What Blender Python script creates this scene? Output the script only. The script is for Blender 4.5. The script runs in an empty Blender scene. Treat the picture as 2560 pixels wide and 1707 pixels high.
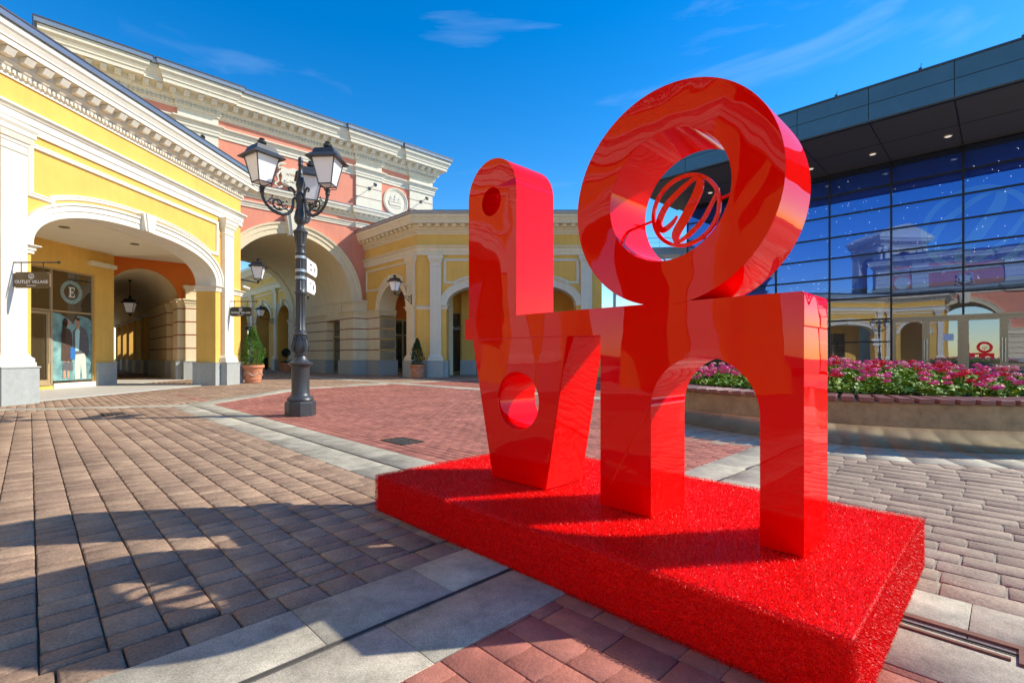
import bpy, math, random
import numpy as np
from mathutils import Matrix, Vector
PI = math.pi
SC = bpy.context.scene
COL = SC.collection
R = random.Random(7)

# ------------------------------------------------------------------ helpers
class MB:
    """collects geometry for one mesh object"""
    def __init__(self): self.v = []; self.f = []; self.M = None
    def add(self, vs, fs):
        o = len(self.v)
        if self.M is not None: vs = [tuple(self.M @ Vector(p)) for p in vs]
        self.v.extend(vs); self.f.extend([tuple(i + o for i in f) for f in fs]); return self
    def box(self, x0, x1, y0, y1, z0, z1):
        vs = [(x0,y0,z0),(x1,y0,z0),(x1,y1,z0),(x0,y1,z0),(x0,y0,z1),(x1,y0,z1),(x1,y1,z1),(x0,y1,z1)]
        return self.add(vs, [(0,3,2,1),(4,5,6,7),(0,1,5,4),(1,2,6,5),(2,3,7,6),(3,0,4,7)])
    def quad(self, a, b, c, d): return self.add([a,b,c,d], [(0,1,2,3)])
    def lathe(self, prof, n=24, cx=0, cy=0, flute=0.0, nf=0, cap=True, sq=False, rot=0.0):
        vs = []; fs = []
        for r, z in prof:
            for i in range(n):
                a = 2*PI*i/n + rot
                rr = r*(1 + (flute*math.cos(nf*a) if nf else 0))
                vs.append((cx+rr*math.cos(a), cy+rr*math.sin(a), z))
        for k in range(len(prof)-1):
            for i in range(n):
                j = (i+1) % n
                fs.append((k*n+i, k*n+j, (k+1)*n+j, (k+1)*n+i))
        if cap:
            fs.append(tuple(range(n-1,-1,-1))); fs.append(tuple((len(prof)-1)*n+i for i in range(n)))
        return self.add(vs, fs)
    def tube(self, pts, r, n=8, cap=True):
        pts = [Vector(p) for p in pts]; rs = r if isinstance(r, (list, tuple)) else [r]*len(pts)
        vs = []; fs = []; up = None
        for i, p in enumerate(pts):
            d = (pts[min(i+1,len(pts)-1)] - pts[max(i-1,0)]).normalized()
            if up is None:
                up = d.orthogonal().normalized()
            else:
                up = (up - d*up.dot(d)); up = up.normalized() if up.length > 1e-6 else d.orthogonal().normalized()
            s = d.cross(up)
            for k in range(n):
                a = 2*PI*k/n
                vs.append(tuple(p + (up*math.cos(a) + s*math.sin(a))*rs[i]))
        for i in range(len(pts)-1):
            for k in range(n):
                j = (k+1) % n
                fs.append((i*n+k, i*n+j, (i+1)*n+j, (i+1)*n+k))
        if cap: fs.append(tuple(range(n-1,-1,-1))); fs.append(tuple((len(pts)-1)*n+k for k in range(n)))
        return self.add(vs, fs)
    def ball(self, c, r, n=10, m=7, sz=1.0):
        prof = [(max(1e-4, r*math.sin(PI*k/m)), c[2]-r*sz*math.cos(PI*k/m)) for k in range(m+1)]
        return self.lathe(prof, n, c[0], c[1], cap=False)
    def sweep(self, path, prof, mapf, closed=False, pclosed=False, cap=True):
        """path in a plane (a,b); profile (off to the right of travel, h)"""
        n = len(path); vs = []; fs = []; m = len(prof)
        for i in range(n):
            p = path[i]
            a = path[i-1] if (i > 0 or closed) else None
            b = path[(i+1) % n] if (i < n-1 or closed) else None
            def nr(u, w):
                dx, dy = w[0]-u[0], w[1]-u[1]; L = math.hypot(dx, dy) or 1; return (dy/L, -dx/L)
            if a is None: nn = nr(p, b); sc = 1
            elif b is None: nn = nr(a, p); sc = 1
            else:
                n1 = nr(a, p); n2 = nr(p, b); sx, sy = n1[0]+n2[0], n1[1]+n2[1]; L = math.hypot(sx, sy) or 1
                nn = (sx/L, sy/L); sc = 1/max(.3, nn[0]*n1[0]+nn[1]*n1[1])
            for off, h in prof:
                vs.append(mapf(p[0]+nn[0]*off*sc, p[1]+nn[1]*off*sc, h))
        for i in range(n if closed else n-1):
            i2 = (i+1) % n
            for k in range(m if pclosed else m-1):
                k2 = (k+1) % m
                fs.append((i*m+k, i2*m+k, i2*m+k2, i*m+k2))
        if cap and not closed and m > 2:
            fs.append(tuple(range(m))); fs.append(tuple((n-1)*m+k for k in range(m-1,-1,-1)))
        return self.add(vs, fs)
    def prism(self, poly, y0, y1, holes=()):
        """polygon (x,z) extruded in y; holes bridged by a tessellation"""
        from mathutils.geometry import tessellate_polygon
        loops = [list(poly)] + [list(h) for h in holes]
        tris = tessellate_polygon([[Vector((p[0], p[1], 0)) for p in l] for l in loops])
        flat = [p for l in loops for p in l]; n = len(flat)
        vs = [(p[0], y0, p[1]) for p in flat] + [(p[0], y1, p[1]) for p in flat]
        fs = []
        for t in tris:
            a, b, c = (flat[k] for k in t)
            cr = (b[0]-a[0])*(c[1]-a[1]) - (b[1]-a[1])*(c[0]-a[0])
            t2 = t if cr > 0 else (t[0], t[2], t[1])
            fs.append(tuple(t2)); fs.append((t2[0]+n, t2[2]+n, t2[1]+n))
        o = 0
        for l in loops:
            m = len(l)
            ar = sum(l[i][0]*l[(i+1)%m][1]-l[(i+1)%m][0]*l[i][1] for i in range(m))
            hole = l is not loops[0]
            ccw = ar > 0
            for i in range(m):
                j = (i+1) % m
                f = (o+i, o+j, o+j+n, o+i+n)
                if ccw != (not hole): f = f[::-1]
                fs.append(f[::-1])
            o += m
        return self.add(vs, fs)
    def build(self, name, mat, parent=None, smooth=False, bevel=0, seg=2, ang=35):
        me = bpy.data.meshes.new(name); me.from_pydata(self.v, [], self.f); me.update()
        o = bpy.data.objects.new(name, me); COL.objects.link(o)
        if mat is not None: me.materials.append(mat)
        if parent is not None: o.parent = parent
        if smooth:
            me.polygons.foreach_set('use_smooth', [True]*len(me.polygons))
            try: me.set_sharp_from_angle(angle=math.radians(ang))
            except Exception: pass
        if bevel:
            b = o.modifiers.new('bevel', 'BEVEL'); b.width = bevel; b.segments = seg; b.limit_method = 'ANGLE'; b.angle_limit = math.radians(40)
            try: b.harden_normals = True
            except Exception: pass
        return o

PLAN = lambda a, b, h: (a, b, h)
def ELEV(y0): return lambda a, b, h: (a, y0-h, b)

def tag(o, label, cat, group=None, kind=None):
    o['label'] = label; o['category'] = cat
    if group: o['group'] = group
    if kind: o['kind'] = kind
    return o
def struct(o, kind='structure'): o['kind'] = kind; return o
def thing(name, label, cat, loc=(0,0,0), rz=0.0, group=None):
    o = bpy.data.objects.new(name, None); COL.objects.link(o); o.location = loc; o.rotation_euler = (0,0,rz)
    o.empty_display_size = .2
    return tag(o, label, cat, group)
def copy_tree(o, parent=None):
    c = o.copy(); COL.objects.link(c); c.parent = parent
    for ch in [x for x in COL.objects if x.parent == o]: copy_tree(ch, c)
    return c

# ------------------------------------------------------------------ materials
def mat(name, col, rough=.6, metal=0, spec=.5, noise=None, bump=None, coat=0, coat_rough=.05, emit=None, col2=None, coord='Object', streak=0):
    """noise=(scale, amount) colour variation; bump=(scale,strength,distance)"""
    m = bpy.data.materials.new(name); m.use_nodes = True; nt = m.node_tree; N = nt.nodes; L = nt.links
    b = N['Principled BSDF']; b.inputs['Base Color'].default_value = (*col, 1); b.inputs['Roughness'].default_value = rough
    b.inputs['Metallic'].default_value = metal; b.inputs['Specular IOR Level'].default_value = spec
    b.inputs['Coat Weight'].default_value = coat; b.inputs['Coat Roughness'].default_value = coat_rough
    if emit: b.inputs['Emission Color'].default_value = (*emit[0], 1); b.inputs['Emission Strength'].default_value = emit[1]
    if noise or bump:
        tc = N.new('ShaderNodeTexCoord')
    if noise:
        n1 = N.new('ShaderNodeTexNoise'); n1.inputs['Scale'].default_value = noise[0]; n1.inputs['Detail'].default_value = 6; n1.inputs['Roughness'].default_value = .65
        L.new(tc.outputs[coord], n1.inputs['Vector'])
        rmp = N.new('ShaderNodeValToRGB'); rmp.color_ramp.elements[0].position = .3; rmp.color_ramp.elements[1].position = .7
        c2 = col2 or tuple(max(0, c*(1-noise[1])) for c in col); c1 = col if col2 else tuple(min(1, c*(1+noise[1]*.6)) for c in col)
        rmp.color_ramp.elements[0].color = (*c2, 1); rmp.color_ramp.elements[1].color = (*c1, 1)
        L.new(n1.outputs['Fac'], rmp.inputs['Fac']); L.new(rmp.outputs['Color'], b.inputs['Base Color'])
        if streak:
            mpp = N.new('ShaderNodeMapping'); mpp.inputs['Scale'].default_value = (5,5,.35); L.new(tc.outputs[coord], mpp.inputs['Vector'])
            ns = N.new('ShaderNodeTexNoise'); ns.inputs['Scale'].default_value = 1.0; ns.inputs['Detail'].default_value = 5; ns.inputs['Roughness'].default_value = .7; L.new(mpp.outputs[0], ns.inputs['Vector'])
            ms = N.new('ShaderNodeMapRange'); ms.inputs['From Min'].default_value = .30; ms.inputs['From Max'].default_value = .55; ms.inputs['To Min'].default_value = 1-streak; ms.inputs['To Max'].default_value = 1; L.new(ns.outputs['Fac'], ms.inputs['Value'])
            vs = N.new('ShaderNodeVectorMath'); vs.operation = 'SCALE'; L.new(rmp.outputs['Color'], vs.inputs[0]); L.new(ms.outputs[0], vs.inputs['Scale']); L.new(vs.outputs[0], b.inputs['Base Color'])
    if bump:
        n2 = N.new('ShaderNodeTexNoise'); n2.inputs['Scale'].default_value = bump[0]; n2.inputs['Detail'].default_value = 5
        L.new(tc.outputs[coord], n2.inputs['Vector'])
        bp = N.new('ShaderNodeBump'); bp.inputs['Strength'].default_value = bump[1]; bp.inputs['Distance'].default_value = bump[2]
        L.new(n2.outputs['Fac'], bp.inputs['Height']); L.new(bp.outputs['Normal'], b.inputs['Normal'])
    return m

M = {}
M['yellow'] = mat('yellow_stucco', (.82,.49,.115), .8, spec=.2, noise=(.9,.10), bump=(60,.25,.004), streak=.07)
M['cream'] = mat('cream_render', (.83,.70,.46), .75, spec=.2, noise=(1.8,.05), bump=(70,.15,.003), streak=.07)
M['white'] = mat('white_trim', (.80,.75,.63), .7, spec=.25, noise=(2.5,.05), bump=(80,.12,.003), streak=.07)
M['pale'] = mat('pale_trim', (.76,.71,.56), .7, spec=.25, noise=(2.5,.05), bump=(80,.12,.003), streak=.07)
M['pink'] = mat('salmon_stucco', (.76,.29,.19), .8, spec=.2, noise=(.9,.11), bump=(60,.25,.004), streak=.07)
M['orange'] = mat('orange_stucco', (.78,.20,.03), .8, spec=.2, noise=(1.4,.05), bump=(60,.2,.004))
M['redline'] = mat('dark_red_joint', (.33,.07,.03), .8)
M['plinth'] = mat('grey_stone_plinth', (.40,.42,.40), .55, noise=(9,.12), bump=(90,.15,.003), streak=.07)
M['roofmetal'] = mat('grey_zinc', (.30,.33,.40), .35, metal=.7, noise=(4,.1))
M['darkmetal'] = mat('dark_roof_edge', (.06,.05,.055), .5)
M['iron'] = mat('black_iron', (.028,.030,.033), .42, metal=.3, spec=.5, noise=(9,.2), bump=(150,.12,.002))
M['iron_grey'] = mat('grey_painted_iron', (.060,.064,.068), .40, metal=.2, spec=.5, noise=(7,.2), bump=(160,.1,.002))
M['opal'] = mat('opal_glass', (.80,.80,.80), .25, spec=.6, emit=((1,.97,.95),.05))
M['terracotta'] = mat('terracotta', (.62,.24,.12), .75, noise=(6,.18), bump=(50,.3,.004))
M['relief'] = mat('pale_relief', (.62,.42,.30), .8, noise=(20,.2))
M['soil'] = mat('soil', (.05,.035,.025), .95, bump=(60,.8,.02))
M['bark'] = mat('bark', (.10,.07,.045), .9, bump=(40,.8,.01))
M['ceiling'] = mat('cream_ceiling', (.82,.74,.56), .8, spec=.2, noise=(1,.04))
M['stonefloor'] = mat('pale_floor_stone', (.55,.52,.45), .6, noise=(3,.08), bump=(60,.1,.003))
M['bronze'] = mat('bronze_frame', (.52,.38,.21), .38, metal=.3, noise=(6,.1))
M['steel'] = mat('brushed_steel', (.66,.56,.42), .16, metal=1.0, noise=(2.2,.12))
M['chrome'] = mat('steel_bar', (.6,.6,.62), .25, metal=1)
M['greysteel'] = mat('galvanised_steel', (.42,.48,.50), .4, metal=.5)
M['wood'] = mat('red_brown_slat', (.24,.085,.065), .42, spec=.5, noise=(8,.25), bump=(50,.3,.004), coat=.15, coat_rough=.25)
M['fascia'] = mat('dark_blue_grey_panel', (.065,.125,.155), .22, spec=.8, noise=(1.0,.12))
M['soffit'] = mat('dark_perforated_soffit', (.19,.17,.14), .6, noise=(60,.4))
M['mullion'] = mat('black_mullion', (.012,.013,.016), .35, metal=.3)
M['interior'] = mat('dark_interior', (.07,.07,.075), .7)
M['interior_wall'] = mat('interior_wall', (.22,.20,.17), .8)
M['signbrown'] = mat('brown_sign_board', (.16,.105,.045), .45, spec=.5, noise=(9,.1))
M['signdark'] = mat('dark_sign_board', (.03,.025,.02), .45)
M['lettering'] = mat('white_lettering', (.85,.83,.78), .5)
M['black'] = mat('black_paint', (.01,.01,.01), .5)
M['poster'] = mat('poster_background', (.30,.55,.52), .3, noise=(2.0,.35), col2=(.05,.10,.12), coat=.4)
M['skin'] = mat('printed_skin', (.50,.28,.19), .4)
M['hair'] = mat('printed_hair', (.06,.035,.025), .4)
M['coat_m'] = mat('printed_grey_jacket', (.13,.13,.14), .4, noise=(14,.3))
M['coat_w'] = mat('printed_brown_coat', (.10,.065,.05), .4, noise=(18,.4))
M['shirt'] = mat('printed_teal_shirt', (.45,.68,.66), .4)
M['trouser'] = mat('printed_cream_trousers', (.62,.60,.50), .4)
M['blueprint'] = mat('printed_blue', (.03,.16,.45), .4)
M['paper'] = mat('paper_notice', (.72,.66,.78), .6)
M['rust'] = mat('rusty_iron', (.20,.08,.045), .75, noise=(25,.35))
M['drain'] = mat('drain_slot', (.035,.03,.022), .9)
M['slot'] = mat('slot_steel', (.22,.20,.17), .5, metal=.5, noise=(20,.3))
M['sand'] = mat('pale_joint_sand', (.34,.29,.22), .95, noise=(30,.3), bump=(80,.6,.01))
M['joint'] = mat('joint_sand', (.17,.14,.11), .95, noise=(30,.3), bump=(80,.6,.01))

def glassy(name, tint, refl=.35, base=(.02,.02,.02), transp=False):
    m = bpy.data.materials.new(name); m.use_nodes = True; nt = m.node_tree; N = nt.nodes; L = nt.links
    out = N['Material Output']; N.remove(N['Principled BSDF'])
    g = N.new('ShaderNodeBsdfGlossy'); g.inputs['Color'].default_value = (*tint, 1); g.inputs['Roughness'].default_value = .004
    if transp: d = N.new('ShaderNodeBsdfTransparent'); d.inputs['Color'].default_value = (*base, 1)
    else: d = N.new('ShaderNodeBsdfDiffuse'); d.inputs['Color'].default_value = (*base, 1)
    lw = N.new('ShaderNodeFresnel'); lw.inputs['IOR'].default_value = 1.5
    mr = N.new('ShaderNodeMapRange'); mr.inputs['From Min'].default_value = .04; mr.inputs['From Max'].default_value = 1
    mr.inputs['To Min'].default_value = refl; mr.inputs['To Max'].default_value = 1
    L.new(lw.outputs[0], mr.inputs['Value'])
    tc = N.new('ShaderNodeTexCoord'); n = N.new('ShaderNodeTexNoise'); n.inputs['Scale'].default_value = .55; n.inputs['Detail'].default_value = 1
    L.new(tc.outputs['Object'], n.inputs['Vector'])
    bp = N.new('ShaderNodeBump'); bp.inputs['Strength'].default_value = .05; bp.inputs['Distance'].default_value = .03
    L.new(n.outputs['Fac'], bp.inputs['Height']); L.new(bp.outputs['Normal'], g.inputs['Normal'])
    mx = N.new('ShaderNodeMixShader'); L.new(mr.outputs[0], mx.inputs['Fac']); L.new(d.outputs[0], mx.inputs[1]); L.new(g.outputs[0], mx.inputs[2])
    L.new(mx.outputs[0], out.inputs['Surface']); return m
M['glass_big'] = glassy('curtain_glass', (.55,.62,.78), .34, (.92,.95,1.0), transp=True)
M['glass_sky_tint'] = glassy('sky_tint_curtain_glass', (.23,.36,.70), .40, (.90,.95,1.0), transp=True)  # clear glass; mirrored deep blue sky put into the upper panes' tint
M['glass_shop'] = glassy('shop_glass', (.85,.85,.80), .22, (.050,.040,.025))
M['glass_dark'] = glassy('dark_glass', (.8,.85,.85), .30, (.012,.014,.014))
M['banner'] = mat('blue_banner', (.0,.13,1.0), .6, noise=(.8,.12))
M['banner_light'] = mat('light_blue_print', (.22,.62,1.0), .6)
M['star'] = mat('string_light', (1,1,.95), .5, emit=((1,.97,.85), 3))
M['lamp_on'] = mat('downlight_lens', (.6,.55,.5), .3, emit=((1,.85,.7), .5))

def red_paint():
    m = mat('glossy_red_paint', (.84,.0,.0), .4, spec=.0, coat=.58, coat_rough=.012)
    nt = m.node_tree; N = nt.nodes; L = nt.links; b = N['Principled BSDF']
    tc = N.new('ShaderNodeTexCoord')
    n = N.new('ShaderNodeTexNoise'); n.inputs['Scale'].default_value = 2.2; n.inputs['Detail'].default_value = 1.5
    L.new(tc.outputs['Object'], n.inputs['Vector'])
    bp = N.new('ShaderNodeBump'); bp.inputs['Strength'].default_value = .25; bp.inputs['Distance'].default_value = .022
    L.new(n.outputs['Fac'], bp.inputs['Height']); L.new(bp.outputs['Normal'], b.inputs['Coat Normal'])
    n3 = N.new('ShaderNodeTexNoise'); n3.inputs['Scale'].default_value = 90; bp3 = N.new('ShaderNodeBump'); bp3.inputs['Strength'].default_value = .03; bp3.inputs['Distance'].default_value = .002
    L.new(tc.outputs['Object'], n3.inputs['Vector']); L.new(n3.outputs['Fac'], bp3.inputs['Height']); L.new(bp3.outputs['Normal'], b.inputs['Normal'])
    b.inputs['Coat IOR'].default_value = 1.5
    return m
M['red'] = red_paint()

def tone_mat(name, c1, c2, rough=.8, grain=(55,.35,.006), speck=.12, mott=5.0):
    """per-unit tone attribute mixes two colours, plus mottling and fine grain"""
    m = bpy.data.materials.new(name); m.use_nodes = True; nt = m.node_tree; N = nt.nodes; L = nt.links; b = N['Principled BSDF']
    b.inputs['Roughness'].default_value = rough; b.inputs['Specular IOR Level'].default_value = .3
    at = N.new('ShaderNodeAttribute'); at.attribute_name = 'tone'
    mx = N.new('ShaderNodeMix'); mx.data_type = 'RGBA'; mx.inputs[6].default_value = (*c1,1); mx.inputs[7].default_value = (*c2,1)
    L.new(at.outputs['Fac'], mx.inputs[0])
    tc = N.new('ShaderNodeTexCoord')
    n = N.new('ShaderNodeTexNoise'); n.inputs['Scale'].default_value = mott; n.inputs['Detail'].default_value = 8; n.inputs['Roughness'].default_value = .7
    L.new(tc.outputs['Object'], n.inputs['Vector'])
    mr = N.new('ShaderNodeMapRange'); mr.inputs['From Min'].default_value = .3; mr.inputs['From Max'].default_value = .7; mr.inputs['To Min'].default_value = 1-speck*1.6; mr.inputs['To Max'].default_value = 1+speck*1.2
    L.new(n.outputs['Fac'], mr.inputs['Value'])
    n2 = N.new('ShaderNodeTexNoise'); n2.inputs['Scale'].default_value = grain[0]*4; n2.inputs['Detail'].default_value = 3
    L.new(tc.outputs['Object'], n2.inputs['Vector'])
    mr2 = N.new('ShaderNodeMapRange'); mr2.inputs['From Min'].default_value = .35; mr2.inputs['From Max'].default_value = .65; mr2.inputs['To Min'].default_value = 1-speck; mr2.inputs['To Max'].default_value = 1+speck
    L.new(n2.outputs['Fac'], mr2.inputs['Value'])
    mu = N.new('ShaderNodeMath'); mu.operation = 'MULTIPLY'; L.new(mr.outputs[0], mu.inputs[0]); L.new(mr2.outputs[0], mu.inputs[1])
    if speck > .13:
        n5 = N.new('ShaderNodeTexNoise'); n5.inputs['Scale'].default_value = .8; n5.inputs['Detail'].default_value = 4; L.new(tc.outputs['Object'], n5.inputs['Vector'])
        m5 = N.new('ShaderNodeMapRange'); m5.inputs['From Min'].default_value = .35; m5.inputs['From Max'].default_value = .68; m5.inputs['To Min'].default_value = .82; m5.inputs['To Max'].default_value = 1.10; L.new(n5.outputs['Fac'], m5.inputs['Value'])
        v5 = N.new('ShaderNodeTexVoronoi'); v5.inputs['Scale'].default_value = 2.6; L.new(tc.outputs['Object'], v5.inputs['Vector'])
        m6 = N.new('ShaderNodeMapRange'); m6.inputs['From Min'].default_value = .035; m6.inputs['From Max'].default_value = .06; m6.inputs['To Min'].default_value = .72; m6.inputs['To Max'].default_value = 1.0; L.new(v5.outputs['Distance'], m6.inputs['Value'])
        q1 = N.new('ShaderNodeMath'); q1.operation = 'MULTIPLY'; L.new(m5.outputs[0], q1.inputs[0]); L.new(m6.outputs[0], q1.inputs[1])
        q2 = N.new('ShaderNodeMath'); q2.operation = 'MULTIPLY'; L.new(mu.outputs[0], q2.inputs[0]); L.new(q1.outputs[0], q2.inputs[1]); mu = q2
    vm = N.new('ShaderNodeVectorMath'); vm.operation = 'SCALE'; L.new(mx.outputs[2], vm.inputs[0]); L.new(mu.outputs[0], vm.inputs['Scale'])
    L.new(vm.outputs[0], b.inputs['Base Color'])
    n4 = N.new('ShaderNodeTexNoise'); n4.inputs['Scale'].default_value = grain[0]; n4.inputs['Detail'].default_value = 6; L.new(tc.outputs['Object'], n4.inputs['Vector'])
    bp = N.new('ShaderNodeBump'); bp.inputs['Strength'].default_value = grain[1]; bp.inputs['Distance'].default_value = grain[2]
    L.new(n4.outputs['Fac'], bp.inputs['Height']); L.new(bp.outputs['Normal'], b.inputs['Normal'])
    return m
M['tan'] = tone_mat('tan_pavers', (.43,.29,.185), (.32,.205,.135), grain=(22,.7,.012), speck=.20)
M['tanr'] = tone_mat('grey_tan_pavers', (.40,.30,.215), (.30,.22,.16), grain=(22,.7,.012), speck=.18)
M['redp'] = tone_mat('red_pavers', (.46,.18,.125), (.36,.13,.095), grain=(60,.7,.005), speck=.20)
M['granite'] = tone_mat('pale_granite', (.50,.45,.34), (.42,.38,.285), rough=.75, grain=(50,.45,.004), speck=.24)
M['granite_dark'] = tone_mat('bench_granite', (.40,.29,.155), (.33,.24,.13), rough=.75, grain=(120,.5,.004), speck=.22)
M['leaf'] = tone_mat('conifer_foliage', (.15,.32,.035), (.035,.11,.015), rough=.6, grain=(30,.1,.002), speck=.1)
M['leaf2'] = tone_mat('geranium_foliage', (.32,.44,.03), (.07,.19,.012), rough=.62, grain=(30,.1,.002), speck=.1)
M['leaf_dark'] = tone_mat('dark_conifer_foliage', (.05,.11,.03), (.014,.04,.014), rough=.6, grain=(30,.1,.002), speck=.1)
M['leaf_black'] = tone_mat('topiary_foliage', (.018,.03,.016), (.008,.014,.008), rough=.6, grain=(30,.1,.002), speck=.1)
PINKS = [tone_mat('pink_petals_%s' % n, a, b, rough=.55, grain=(40,.1,.002), speck=.06) for n, a, b in
         [('rose', (.95,.14,.36), (.80,.06,.22)), ('pale', (.95,.50,.55), (.90,.28,.38)), ('crimson', (.85,.02,.05), (.65,.01,.04)), ('magenta', (.92,.08,.40), (.8,.04,.30))]]

def turf_mat():
    m = mat('red_turf', (.85,.0,.0), .42, spec=.3)
    nt = m.node_tree; N = nt.nodes; L = nt.links; b = N['Principled BSDF']
    at = N.new('ShaderNodeAttribute'); at.attribute_name = 'tone'
    mx = N.new('ShaderNodeMix'); mx.data_type = 'RGBA'; mx.inputs[6].default_value = (.95,.0,.0,1); mx.inputs[7].default_value = (.80,.0,.0,1)
    L.new(at.outputs['Fac'], mx.inputs[0]); L.new(mx.outputs[2], b.inputs['Base Color']); return m
M['turf'] = turf_mat()

# ------------------------------------------------------------------ text
def text_mesh(body, size, name, mt, parent, M4, bold=0.0, ext=.004, align='CENTER', spacing=1.0):
    cu = bpy.data.curves.new(name, 'FONT'); cu.body = body; cu.size = size; cu.align_x = align; cu.align_y = 'CENTER'
    cu.extrude = ext; cu.offset = bold; cu.space_character = spacing; cu.resolution_u = 3
    to = bpy.data.objects.new(name+'_source', cu); COL.objects.link(to)
    dg = bpy.context.evaluated_depsgraph_get(); me = bpy.data.meshes.new_from_object(to.evaluated_get(dg))
    bpy.data.objects.remove(to); bpy.data.curves.remove(cu)
    me.transform(M4); me.materials.clear(); me.materials.append(mt)
    o = bpy.data.objects.new(name, me); COL.objects.link(o); o.parent = parent; return o
def wallM(x, y, z):  # text (x right, y up) put on a wall facing local -y
    return Matrix.Translation((x, y, z)) @ Matrix.Rotation(PI/2, 4, 'X')

def emblem(mb, cx, cz, r, y0, th, w=.14, wing=False):
    """ring with an italic script stroke; built in the xz plane"""
    def rib(pts, ww):
        # smooth by Catmull subdivision
        P = [pts[0]] + pts + [pts[-1]]; out = []; W = []
        wl = ww if isinstance(ww, list) else [ww]*len(pts)
        for i in range(len(pts)-1):
            for k in range(6):
                t = k/6; a, b, c, d = P[i], P[i+1], P[i+2], P[i+3]
                out.append(tuple(.5*((2*b[j]) + (-a[j]+c[j])*t + (2*a[j]-5*b[j]+4*c[j]-d[j])*t*t + (-a[j]+3*b[j]-3*c[j]+d[j])*t**3) for j in (0,1)))
                W.append(wl[i]*(1-t)+wl[i+1]*t)
        out.append(pts[-1]); W.append(wl[-1])
        Lp = []; Rp = []
        for i, p in enumerate(out):
            a = out[max(i-1,0)]; b = out[min(i+1,len(out)-1)]; dx, dy = b[0]-a[0], b[1]-a[1]; l = math.hypot(dx,dy) or 1
            nx, ny = dy/l*W[i]/2, -dx/l*W[i]/2
            Rp.append((p[0]+nx, p[1]+ny)); Lp.append((p[0]-nx, p[1]-ny))
        n = len(out); vs = []; fs = []
        for i in range(n):
            for q in (Lp[i], Rp[i]):
                vs.append((cx+q[0]*r, y0, cz+q[1]*r)); vs.append((cx+q[0]*r, y0+th, cz+q[1]*r))
        for i in range(n-1):
            a = i*4; b = a+4
            fs += [(a,b,b+2,a+2),(a+1,a+3,b+3,b+1),(a,a+1,b+1,b),(a+2,b+2,b+3,a+3)]
        fs += [(0,2,3,1), ((n-1)*4,(n-1)*4+1,(n-1)*4+3,(n-1)*4+2)]
        mb.add(vs, fs)
    ring = [((1-w/2)*math.cos(2*PI*k/48), (1-w/2)*math.sin(2*PI*k/48)) for k in range(48)]
    mb.sweep(ring, [(-w*r/2,-th/2),(w*r/2,-th/2),(w*r/2,th/2),(-w*r/2,th/2)], lambda a,b,h: (cx+a*r if False else a, y0+th/2+h, b), closed=True, pclosed=True) if False else None
    rr = [(cx+(1-w/2)*r*math.cos(2*PI*k/48), cz+(1-w/2)*r*math.sin(2*PI*k/48)) for k in range(48)]
    mb.sweep(rr, [(-w*r/2,0),(w*r/2,0),(w*r/2,th),(-w*r/2,th)], lambda a,b,h: (a, y0+h, b), closed=True, pclosed=True)
    rib([(.42,.86),(.40,.50),(.06,-.12),(-.25,-.58),(-.22,-.86)], [.12,.24,.26,.24,.12])
    rib([(-.22,-.86),(.12,-.68),(.50,-.36),(.80,.12),(.93,.40)], [.06,.12,.10,.09,.05])
    rib([(.36,.86),(-.08,.62),(-.56,.24),(-.78,-.20),(-.66,-.42),(-.40,-.30),(-.22,-.10)], [.08,.13,.16,.18,.16,.12,.03])
    if wing:
        rib([(.86,.30),(1.05,.62),(1.30,.86),(1.62,.92)], [.08,.2,.24,.1])

# ------------------------------------------------------------------ camera, sun, sky
cam = bpy.data.cameras.new('camera'); co = bpy.data.objects.new('camera', cam); COL.objects.link(co)
cam.sensor_width = 36; cam.lens = 36*1227/2560; cam.shift_y = .01426; cam.clip_end = 2000; cam.clip_start = .05
co.location = (0,0,1.1); co.rotation_euler = (PI/2,0,0); SC.camera = co
ELEVN = math.radians(37.2); AZ = math.atan2(.155,.987)
sd = Vector((math.cos(AZ)*math.cos(ELEVN), math.sin(AZ)*math.cos(ELEVN), math.sin(ELEVN)))
sl = bpy.data.lights.new('sun', 'SUN'); sl.energy = 3.9; sl.angle = math.radians(.5); sl.color = (1,.93,.80)
so = bpy.data.objects.new('sun', sl); COL.objects.link(so); so.rotation_euler = sd.to_track_quat('Z','Y').to_euler()
w = bpy.data.worlds.new('World'); SC.world = w; w.use_nodes = True; N = w.node_tree.nodes; L = w.node_tree.links
bg = N['Background']; bg.inputs['Strength'].default_value = .15
sky = N.new('ShaderNodeTexSky'); sky.sky_type = 'NISHITA'; sky.sun_disc = False; sky.sun_elevation = ELEVN
sky.sun_rotation = PI/2 - AZ; sky.air_density = 1.0; sky.dust_density = .1; sky.ozone_density = 1.6; sky.altitude = 60
hs = N.new('ShaderNodeHueSaturation'); hs.inputs['Saturation'].default_value = 1.5; hs.inputs['Hue'].default_value = .504; L.new(sky.outputs[0], hs.inputs['Color'])
tc = N.new('ShaderNodeTexCoord'); mp = N.new('ShaderNodeMapping'); mp.inputs['Scale'].default_value = (1.5,4.0,9.0); mp.inputs['Rotation'].default_value = (.15,.12,.5)
L.new(tc.outputs['Generated'], mp.inputs['Vector'])
nz = N.new('ShaderNodeTexNoise'); nz.inputs['Scale'].default_value = 1.3; nz.inputs['Detail'].default_value = 7; nz.inputs['Roughness'].default_value = .55; nz.inputs['Distortion'].default_value = .6
L.new(mp.outputs[0], nz.inputs['Vector'])
cr = N.new('ShaderNodeMapRange'); cr.inputs['From Min'].default_value = .57; cr.inputs['From Max'].default_value = .80; cr.inputs['To Min'].default_value = 0; cr.inputs['To Max'].default_value = .15
L.new(nz.outputs['Fac'], cr.inputs['Value'])
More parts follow.
